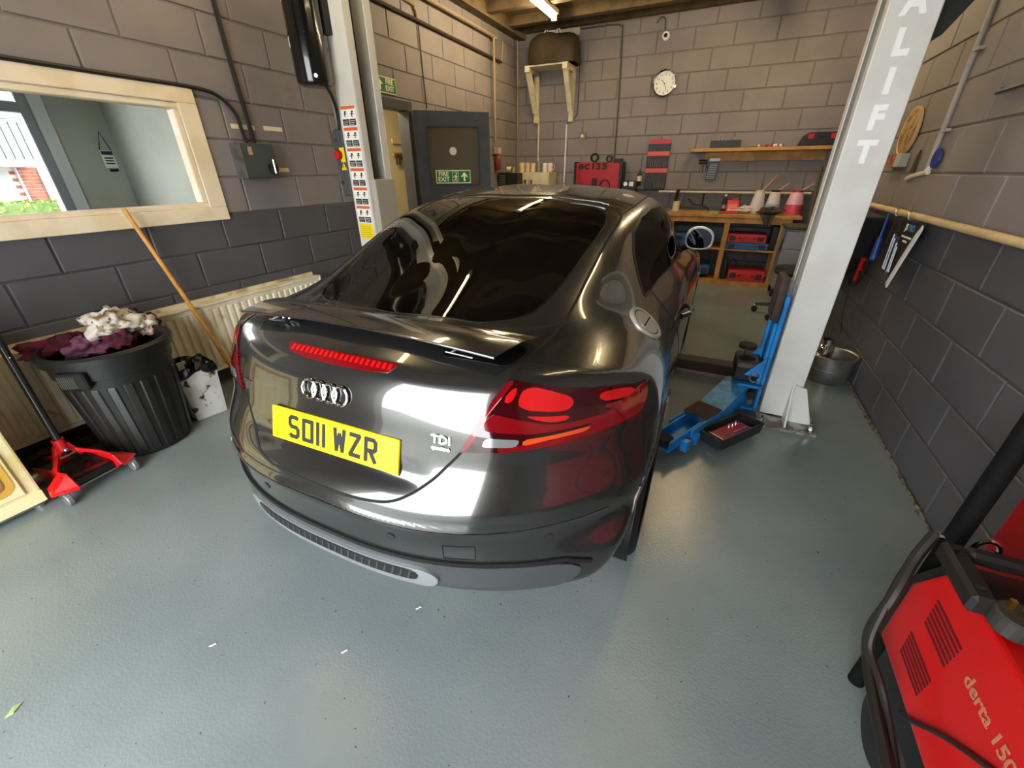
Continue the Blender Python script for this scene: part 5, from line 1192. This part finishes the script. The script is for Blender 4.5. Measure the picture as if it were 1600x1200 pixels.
bt = thing('bottle', 'black spray bottle on the bench left of the red can', 'bottle', (.01, 6.66, .906)); MB().lathe([(.03, 0), (.034, .01), (.034, .13), (.015, .17), (.014, .2)], n=18).build('body', M_BLACK, bt, smooth=True); MB().cyl((0, 0, .2), (0, 0, .225), .016, n=14).build('cap', M_WHTPL, bt); MB().cyl((0, 0, .05), (0, 0, .1), .0348, n=18).build('label', M_GALV, bt)
rc = thing('red_can', 'red can standing on the bench beside the black bottle', 'can', (.115, 6.68, .906)); MB().box(-.075, .075, -.045, .045, 0, .155).build('body', mat('can_red', 'd23a34', .4), rc, bevel=.012, seg=2); MB().box(-.02, .06, -.04, .04, .155, .175).build('top', M_REDDK, rc, bevel=.006); MB().box(-.055, .055, -.047, -.0455, .05, .11).build('label', mat('can_label', 'e4897a', .5), rc)
o = MB().box(-.03, .2, 6.50, 6.6, .906, .93).build('red_tray', M_REDDK, bevel=.006); tag(o, 'low red tray in front of the red can on the bench', 'tray')
wr_ = thing('white_spoon', 'white plastic spatula lying across the red tray on the bench', 'spatula', (.10, 6.54, .933)); MB().cyl((-.02, 0, .012), (.24, .01, .02), .008, n=8).build('shaft', M_WHTPL, wr_); MB().ball((-.02, 0, .016), .024, 8, (1, .8, .6)).build('head', M_WHTPL, wr_, smooth=True)
o = MB(); rag('rag', 'crumpled white paper towel on the bench beside the spatula', Vector((.27, 6.62, .955)), .075, M_RAGB if False else mat('towel_white', 'd9cbb8', .9, col2='b9a58c', nscale=18), 21, .55, (1.1, .8)).__setitem__('group', 'cloths on the workbench')
rag('rag', 'dark grey cloth bunched on the bench in front of the middle jug', Vector((.555, 6.52, .952)), .10, mat('cloth_grey', '4a443c', .9, col2='3a352f', nscale=10), 22, .4, (1.3, .8)).__setitem__('group', 'cloths on the workbench')
cd = MB(); V = []; n = 9
for i in range(n):
    z = .91-.13*i/(n-1); w_ = .085*(1-.7*i/(n-1))
    for j in range(9): V.append((.53+(-1+2*j/8)*w_+.02*i/(n-1), 6.388-.012*math.cos(j*1.6)-.004*(i % 2), z))
for k in range(len(V)): pass
V2 = [(x, y+.012, z) for x, y, z in V]
Fc = [(i*9+j, i*9+j+1, (i+1)*9+j+1, (i+1)*9+j) for i in range(n-1) for j in range(8)]; m0 = len(V)
Fc2 = [tuple(m0+q for q in reversed(f)) for f in Fc]
o = MB().add(V+V2, Fc+Fc2).build('hanging_cloth', MATS['cloth_grey'], smooth=True); tag(o, 'dark grey cloth tail hanging over the bench edge', 'rag')
sp_ = thing('cable_spool', 'pale spool with black gripper at the left end of the bench', 'spool', (-.60, 6.66, .906)); MB().cyl((0, 0, 0), (0, 0, .13), .045, n=18).build('spool', mat('spool_cream', 'cfbfa0', .6), sp_); MB().tube([(-.02, -.02, .13), (.0, -.03, .28)], .022, 8).build('gripper', M_BLACK, sp_); MB().tube([(.06, -.02, .10), (.07, -.03, .24)], .015, 8).build('gripper', M_STEEL, sp_)
wr2 = thing('strap_wrench', 'black strap wrench hanging from the rail above the bench', 'wrench', (-.30, 6.93, .95)); MB().tube([(.02, 0, .18), (.02, 0, .02)], .010, 8).build('stem', M_BLACK, wr2); MB().tube(catmull([(-.18, -.01, .11), (-.08, -.01, .03), (.02, -.01, .02), (.10, -.01, -.01), (.12, -.01, -.04)], 5), .010, 8).build('strap', M_BLACK, wr2)
o = MB().box(-.14, -.05, 6.5, 6.56, .906, .93).build('green_box', mat('box_green', '7f9a58', .6)); tag(o, 'little green box at the front of the bench left of the bottle', 'box')
# wheeled grey drawer unit at the right end of the bench
gt = thing('tool_trolley', 'grey steel tool trolley at the right end of the workbench', 'trolley', (.86, 5.98, 0))
M_TG = mat('trolley_grey', '8c8f90', .45, .2); MB().box(-.13, .20, 0, .38, .12, .80).build('body', M_TG, gt, bevel=.006)
for k in range(3): MB().box(-.12, .19, -.014, 0, .14+k*.22, .34+k*.22).build('drawer', M_TG, gt, bevel=.004)
MB().add([(-.17, -.02, .55), (-.13, -.02, .80), (-.13, .30, .80), (-.17, .30, .55)], [(0, 1, 2, 3)]).build('side_flap', M_TG, gt); MB().box(-.15, .20, -.03, .38, .80, .835).build('top_lid', mat('lid_dark', '4c4338', .6), gt, bevel=.006)
MB().box(-.02, -.012, -.02, -.014, .30, .31).build('red_mark', M_REDDK, gt)
for (x, y) in ((-.1, .03), (.17, .03), (-.1, .34), (.17, .34)):
    MB().lathe([(.01, -.012), (.05, -.012), (.05, .012), (.01, .012)], (x, y, .05), 18, 'x').build('castor', M_RUB, gt, smooth=True, ang=30); MB().box(x-.018, x+.018, y-.02, y+.02, .08, .12).build('castor_fork', M_STEEL, gt)
# swivel stool base seen between car and column
st_ = thing('swivel_stool', 'black swivel stool with chrome castors near the right column', 'stool', (.80, 5.15, 0))
for k in range(5):
    q = math.radians(180+72*k-14); e = Vector((.27*math.cos(q), .27*math.sin(q), .085))
    lg = MB().tube([(0, 0, .12), e*.6+Vector((0, 0, .05)), e], [.025, .02, .015], 8).build('leg', M_BLKGL, st_, smooth=True)
    MB().lathe([(.01, -.02), (.028, -.02), (.032, -.01), (.032, .01), (.028, .02), (.01, .02)], (e.x, e.y, .033), 16, 'y').build('castor', M_BLKGL, lg, smooth=True); MB().ball((e.x, e.y, .072), .018, 8).build('castor_cap', M_CHROME, lg, smooth=True)
MB().cyl((0, 0, .1), (0, 0, .46), .025, n=14).build('gas_lift', M_CHROME, st_, smooth=True); MB().lathe([(.02, .44), (.17, .45), (.185, .48), (.17, .52), (.001, .53)], n=28, capt=False).build('seat', M_BLACK, st_, smooth=True)
o = MB().cyl((1.05, 6.43, .0), (.955, 6.46, 1.45), .02, n=12).build('wooden_pole', mat('pole_brown', '5d4c3c', .7), smooth=True); tag(o, 'dark wooden pole leaning behind the right lift column', 'pole')
o = MB().box(.985, 1.02, 5.80, 5.85, 0, .95).build('red_strut', mat('strut_red', 'a81c22', .3, coat=.5), bevel=.004); tag(o, 'upright red strut behind the right lift column', 'strut')

# ------------------------------------------------------------------ right wall
M_RAILP = mat('rail_chipped', 'd9bd8c', .5, col2='cfae78', nscale=9, col3='3b2a1c', n3=14, t3=(.68, .72))
rl = thing('wall_rail', 'cream pipe rail along the right wall with hanging tools', 'rail', (XR-.045, 0, 1.165))
MB().cyl((0, 1.2, -.002), (0, 4.55, 0), .019, n=14).build('pipe', M_RAILP, rl, smooth=True)
for y in (1.9, 3.05, 4.3): MB().box(-.012, .04, y-.015, y+.015, -.012, .012).build('bracket', M_GALV, rl)
for y in (3.50, 3.74): MB().tube([Vector((0, y, 0))+Vector((.026*math.cos(k*.45), 0, .026*math.sin(k*.45))) for k in range(14)], .005, 6, closed=True).build('hook', M_CHROME, rl, smooth=True)
po = thing('tool_pouch', 'black JS PRO tool pouch with spanners hanging on the right wall rail', 'tool pouch', (XR-.075, 3.33, 1.145))
MB().add([(0, .175, 0), (0, -.175, 0), (0, -.165, -.06), (.0, .02, -.36), (0, .14, -.30)], [(0, 1, 2, 3, 4)]).build('back', M_BLACK, po)
MB().prism([(.175, 0), (-.175, 0), (-.14, -.12), (.0, -.34), (.12, -.28), (.16, -.1)], -.012, -.002, 'x').build('flap', mat('pouch_black', '121214', .6), po)
MB().prism([(-.175, -.005), (-.185, -.03), (-.10, -.21), (-.02, -.385), (.01, -.36), (-.06, -.2), (-.13, -.06)], -.02, -.012, 'x').build('white_edge', mat('pouch_white', 'd3d1cc', .7), po)
Fp = frame((-.0135, 0, 0), (0, -1, 0), (0, 0, 1))
text_obj('lettering', 'JS', M_PAPER, Fp @ Matrix.Translation((-.055, -.038, 0)), po, size=.05, bold=.001, extrude=.0005); text_obj('lettering', 'PRO', mat('print_blue', '3d86ad', .6), Fp @ Matrix.Translation((.025, -.038, 0)), po, size=.05, bold=.001, extrude=.0005)
text_obj('lettering', 'PROFESSIONAL', M_PAPER, Fp @ Matrix.Translation((-.0, -.088, 0)), po, size=.024, extrude=.0005) if False else None
for k, (z, w_) in enumerate(((-.088, .16), (-.112, .07))): MB().box(-.0145, -.0135, -w_/2, w_/2, z-.005, z+.005).build('print_line', M_PAPER, po)
MB().box(-.02, .0, .10, .20, -.30, -.10).build('side_pocket', mat('pocket_blue', '23305c', .7), po, bevel=.008)
for k, y in enumerate((.165, .13, .07, .045)): MB().tube([(-.026, y, -.09-.02*k), (-.026, y-.01, -.2), (-.024, y-.02, -.30)], [.006, .004, .006], 6).build('spanner', mat('dull_steel', '8d8d8b', .45, .6), po, smooth=True)
sd_ = thing('screwdriver_hang', 'long blue handled tool hanging from the rail behind the lift column', 'screwdriver', (XR-.07, 3.83, .84)); MB().tube([(0, 0, 0), (0, .005, .02), (0, .02, .15)], [.018, .022, .016], 10).build('handle', mat('tool_blue', '1f4fb0', .35), sd_, smooth=True); MB().tube([(0, .02, .15), (0, .03, .31)], .008, 8).build('shaft', MATS['tool_blue'], sd_, smooth=True)
bs = thing('black_bag', 'large black bag hanging on the right wall behind the lift column', 'bag', (XR-.10, 4.62, .62))
MB().prism([(-.74, .50), (.35, .52), (.42, .4), (.40, .04), (.2, -.05), (-.25, .0), (-.55, .20)], -.10, .06, 'x').build('body', mat('bag_black', '24262a', .55, col2='2c2e33', nscale=6), bs, bevel=.03, seg=2)
MB().tube(catmull([(-.1, -.68, .46), (-.11, -.60, .26), (-.11, -.30, .05), (-.11, .10, -.02)], 6), .012, 8).build('strap', M_BLACK, bs, smooth=True)
rb_ = thing('crocodile_leads', 'tangled black lead with red crocodile clip hanging from the black bag', 'lead', (XR-.06, 4.03, .66)); MB().tube(catmull([(0, .05, .12), (0, .12, .02), (0, .2, -.05), (0, .1, -.08), (0, -.02, .0), (0, .05, .06), (0, .16, -.04), (0, .02, -.06), (0, -.06, .05), (0, -.02, .14)], 6), .006, 6).build('lead', M_CABLE, rb_, smooth=True)
MB().tube([(0, .02, .16), (0, .06, -.02)], [.02, .013], 8).build('clip', M_RED, rb_, smooth=True)
cable('lead', [(XR-.03, 4.3, .60), (XR-.02, 4.28, .45), (XR-.02, 4.2, .30), (XR-.03, 4.05, .22)], .004, 'thin dark wire hanging down the right wall to the metal tub')
cable('conduit', [(XR-.016, 3.70, 3.2), (XR-.016, 3.695, 2.2), (XR-.016, 3.68, 1.42)], .014, 'white conduit running down the right wall', mat('conduit_grey', 'a9a39c', .5), 'conduit', sub=1)
for z in (1.62, 2.0): o = MB().box(XR-.03, XR-.004, 3.61, 3.68, z-.008, z+.008).build('pipe_clip', MATS['conduit_grey']); tag(o, 'small clip holding the white conduit, %s one' % ('lower' if z < 1.8 else 'upper'), 'clip')
fp = thing('broken_socket', 'bare conduit end with paint damage below the white conduit', 'conduit', (XR-.012, 3.74, 1.40)); MB().ball((0, -.06, .015), .03, 8, (.5, 1, .8)).build('collar', M_WHTPL, fp, smooth=True); MB().tube([(0, -.08, .0), (0, .1, -.015), (0, .25, -.04)], .014, 8).build('plaster_edge', mat('plaster_white', 'd8d2c6', .8), fp); MB().prism([(.16, .0), (.24, -.01), (.22, .1), (.19, .13)], -.004, .004, 'x').build('hole', M_PIPEDK, fp)
o = MB().lathe([(.001, -.006), (.05, -.006), (.055, .006), (.001, .006)], (XR-.02, 3.60, 1.475), 24, 'x', False, False).build('blue_disc', mat('disc_blue', '1c2f7a', .5)); tag(o, 'dark blue disc hanging on the right wall beside the conduit', 'disc')
pq = thing('wall_plaque', 'round wooden plaque on the right wall seen edge on beside the lift column', 'plaque', (XR-.008, 4.27, 1.655))
MB().lathe([(.001, -.03), (.12, -.03), (.14, -.02), (.145, 0), (.001, 0)], (0, 0, 0), 36, 'x', False, False).build('disc', mat('plaque_wood', 'b08a52', .6, col2='6b5634', nscale=14), pq, smooth=True)
MB().lathe([(.14, -.022), (.15, -.026), (.15, -.004), (.145, 0)], (0, 0, 0), 36, 'x', False, False).build('rim', MATS['pine_light'], pq, smooth=True)
eb = thing('junction_box', 'white junction box below the round plaque on the right wall', 'junction box', (XR-.005, 4.22, 1.43)); MB().box(-.05, 0, -.10, .02, 0, .085).build('cover', mat('cover_grey', 'a9aaa2', .5), eb, bevel=.003); MB().box(-.05, 0, .021, .22, 0, .085).build('rusty_box', M_RUST, eb)
MB().cyl((XR-.02, 4.23, 1.82), (XR-.02, 4.25, 2.05), .006, n=8).build('dark_wire', M_PIPEDK, eb) if False else None
nl = thing('wall_hook', 'dark metal rod fixed high on the right wall', 'hook', (XR-.006, 3.10, 1.742)); MB().cyl((-.02, .07, 0), (-.02, -.25, .004), .008, n=8).build('rod', mat('rod_dark', '3c3640', .5), nl); MB().ball((-.012, .06, .025), .008, 8).build('screw', M_STEEL, nl)
# galvanised tub with canister
tu = thing('metal_tub', 'galvanised metal tub on the floor behind the right lift column', 'tub', (.955, 3.545, 0))
MB().lathe([(.02, 0), (.125, 0), (.13, .01), (.142, .10), (.146, .105), (.143, .11), (.152, .20), (.157, .205), (.150, .212), (.140, .205), (.12, .02), (.001, .015)], n=36, capt=False).build('tub', M_GALV, tu, smooth=True, ang=30)
MB().lathe([(.001, .12), (.141, .12)], n=36, capb=False, capt=False).build('rusty_content', M_RUST, tu)
cn = thing('silver_canister', 'silver metal canister standing in the galvanised tub', 'canister', (.885, 3.50, .135)); MB().lathe([(.02, 0), (.05, 0), (.052, .01), (.052, .13), (.04, .15), (.032, .155), (.032, .18), (.036, .18), (.036, .19), (.001, .19)], n=28, capt=False).build('body', M_CHROME, cn, smooth=True, ang=30)
MB().cyl((-.05, -.03, .06), (-.12, -.05, .055), .008, n=8).build('lever', M_STEEL, cn)
# ------------------------------------------------------------------ red welder
we = thing('welder', 'red welding machine with slotted side vents in the lower right corner', 'welder', (.61, .40, 0))
M_WR = mat('welder_red', 'b40808', .42, coat=.15)
MB().prism([(.635, .30), (.64, .50), (.565, .625), (.44, .652), (-.25, .652), (-.25, .30)], 0, .27, 'x').build('case', M_WR, we, bevel=.008, seg=2)
MB().prism([(.655, .29), (.662, .50), (.58, .645), (.45, .672), (.44, .652), (.565, .625), (.64, .50), (.635, .29)], .004, .27, 'x').build('edge_frame', M_BLACK, we)
def vent(yc, zc, n, L_, pitch):
    v = MB()
    for k in range(n):
        z = zc-(n-1)*pitch/2+k*pitch; v.prism([(yc+L_/2-.006*(n-k)*.2, z-.0032), (yc+L_/2-.006*(n-k)*.2, z+.0032), (yc-L_/2-.004*k*.2, z+.0032), (yc-L_/2-.004*k*.2, z-.0032)], -.0012, .004, 'x')
        v.build('vent_slot', mat('vent_dark', '4a0510', .6), we); v = MB()
vent(.488, .522, 6, .115, .0135); vent(.495, .395, 6, .118, .0125)
text_obj('lettering', 'derta 150 T', mat('print_tan', 'a5694f', .6), frame((-.0012, .383, .538), (0, -1, 0), (0, 0, 1)), we, size=.042, bold=.0006, extrude=.0006, align='LEFT')
MB().box(.02, .25, -.25, .62, .20, .298).build('trolley_deck', M_BLACK, we)
for y in (-.15, .50):
    for x in (.05, .22): MB().lathe([(.02, -.02), (.10, -.02), (.10, .02), (.02, .02)], (x, y, .10), 24, 'x').build('wheel', M_RUB, we, smooth=True, ang=30)
M_HPL = mat('handle_plastic', '15110f', .6)
MB().box(-.036, .004, .425, .58, .655, .70).build('handle_bracket', M_HPL, we, bevel=.008); MB().box(.0045, .22, .55, .582, .672, .702).build('handle', M_HPL, we, bevel=.008); MB().box(.0045, .22, .45, .478, .654, .676).build('handle_foot', M_HPL, we, bevel=.006)
for y in (.545, .455): MB().box(-.026, -.010, y-.006, y+.006, .70, .7015).build('slot', M_BLKGL, we)
MB().tube(catmull([(.05, .40, .69), (.12, .36, .70), (.2, .40, .69), (.26, .34, .68)], 5), .010, 8).build('torch_lead', M_CABLE, we, smooth=True)
wp = thing('orange_extension_lead', 'orange extension lead with black plug on top of the welder', 'extension lead', (.632, .812, .656))
MB().cyl((0, .0, .005), (0, 0, .045), .034, n=20).build('plug', mat('plug_black', '2c2a28', .5), wp, bevel=.004)
for (dx, dy) in ((-.012, .012), (.012, .012), (0, -.014)): MB().box(dx-.004, dx+.004, dy-.004, dy+.004, .045, .064).build('pin', mat('brass', 'd9a94a', .3, 1.), wp)
MB().tube(catmull([(.03, 0, .02), (.07, .03, .03), (.12, -.02, .035), (.09, -.09, .025), (.13, -.16, .02), (.19, -.10, .03), (.17, 0, .045), (.10, .05, .05), (.06, -.05, .055), (.10, -.15, .05), (.17, -.20, .03)], 8), .0095, 8).build('flex', mat('cable_orange', 'd9691a', .5), wp, smooth=True)
cable('welding_cable', [(.63, 1.10, .62), (.60, 1.06, .56), (.565, .99, .48), (.55, .965, .37), (.55, .91, .32), (.55, .82, .30), (.55, .70, .285), (.55, .5, .27), (.57, .35, .2)], .0125, 'thick black welding cable looped over the left side of the welder')
cable('welding_cable', [(.62, 1.09, .60), (.585, 1.04, .53), (.555, .975, .45), (.545, .93, .36), (.56, .86, .33), (.57, .80, .30), (.57, .66, .26), (.56, .5, .24)], .009, 'second thinner black cable hanging inside the welding cable loop')
cable('thin_wire', [(.60, .83, .30), (.603, .803, .318), (.603, .73, .41), (.603, .64, .50), (.603, .56, .57)], .005, 'thin black wire crossing the red side of the welder')
gb = thing('black_trolley_post', 'upright black tube of a trolley standing behind the welder', 'trolley post', (.662, 1.095, 0)); MB().cyl((0, 0, 0), (0, 0, 1.05), .021, n=16).build('tube', mat('post_black', '050505', .8, spec=.2), gb, smooth=True); MB().cyl((-.03, 0, .62), (-.005, 0, .62), .01, n=10).build('bolt', M_CHROME, gb); MB().cyl((0, 0, .55), (.12, 0, .52), .012, n=10).build('stay', M_BLACK, gb)
MB().tube([Vector((.055, -.01, .62))+Vector((.022*math.cos(k*.45), 0, .03*math.sin(k*.45))) for k in range(14)], .006, 6, closed=True).build('ring', M_CHROME, gb, smooth=True)
rbx = thing('red_case', 'second red machine standing between the welder and the right wall', 'machine', (.895, 1.10, 0)); MB().prism([(-.30, .04), (.27, .04), (.27, .78), (.20, .86), (-.30, .86)], 0, .20, 'x').build('case', mat('case_dark_red', 'a80d0d', .4), rbx, bevel=.01, seg=2); MB().box(.01, .19, -.28, .25, 0, .04).build('base', M_BLACK, rbx)
# crumbling sealant where the right wall meets the floor
sl = MB(); rq = random.Random(4); pts = []; rs = []
yy = .95
while yy < 3.9: pts.append((XR-.012+rq.uniform(-.006, .004), yy, .003+rq.uniform(0, .006))); rs.append(rq.uniform(.005, .013)); yy += .03
o = sl.tube(pts, rs, 7).build('trim_3', mat('sealant_dirty', '6b6355', .9, col2='3d362c', nscale=22, col3='d8d2c4', n3=30, t3=(.66, .7)), smooth=True); o['kind'] = 'structure'
# ------------------------------------------------------------------ floor litter
rl_ = random.Random(11)
lp = [(-1.617, -.092), (-1.612, -.072), (-1.629, -.048), (-1.634, -.066)]
o = MB().add([(x, y, .004 if i % 2 else .002) for i, (x, y) in enumerate(lp)]+[(x, y, 0) for x, y in lp], [(0, 1, 3), (1, 2, 3), (4, 7, 5), (5, 7, 6), (0, 4, 5, 1), (1, 5, 6, 2), (2, 6, 7, 3), (3, 7, 4, 0)]).build('leaf', mat('leaf_green', '8fa65c', .6, col2='cfd3b8', nscale=60))
o.location = (0, 0, .0005); tag(o, 'pale green leaf scrap lying on the floor at lower left', 'leaf')
for k, (x, y, lb) in enumerate(((-1.28, .295, 'curled white thread on the floor left of centre'), (-.73, .70, 'white paper flake on the floor below the bumper'), (-.86, .47, 'small grey flake on the floor near the bumper'))):
    o = MB().tube(catmull([(x, y, .003), (x+.006, y+.004, .004), (x+.008, y+.012, .003), (x+.014, y+.014, .003)], 5), .0022, 6).build('floor_scrap', M_PAPER); tag(o, lb, 'scrap')
# ------------------------------------------------------------------ fluorescent lamps on the ceiling
def tube_lamp(x, y0, y1, label, e=60):
    M_TUBE = mat('fluorescent_tube_%d' % e, 'fff0c8', .4, emit=(1.0, .80, .50), estr=e)
    t = thing('fluorescent_lamp', label, 'lamp', (x, y0, 3.12), 0, 'warm fluorescent battens on the ceiling')
    L = y1-y0
    MB().box(-.05, .05, 0, L, -.0, .05).build('batten', mat('batten_cream', 'e8dcae', .5), t, bevel=.004)
    MB().box(-.03, .03, .0, .04, -.06, .0).build('lampholder', M_WHTPL, t); MB().box(-.03, .03, L-.04, L, -.06, .0).build('lampholder', M_WHTPL, t)
    MB().cyl((0, .04, -.035), (0, L-.04, -.035), .019, n=14).build('tube', M_TUBE, t, smooth=True)
    for yy in (.3, L-.3): MB().cyl((0, yy, .05), (0, yy, .14), .006, n=8).build('hanger', M_STEEL, t)
tube_lamp(-2.32, 4.4, 6.15, 'lit warm fluorescent batten near the back left corner of the ceiling', 70)
tube_lamp(-2.32, .85, 2.95, 'lit warm fluorescent batten above the left side of the car', 32)
tube_lamp(.18, 4.4, 6.4, 'lit warm fluorescent batten above the tool bench side', 70)
tube_lamp(.12, 1.6, 3.3, 'lit warm fluorescent batten above the right lift column', 14)
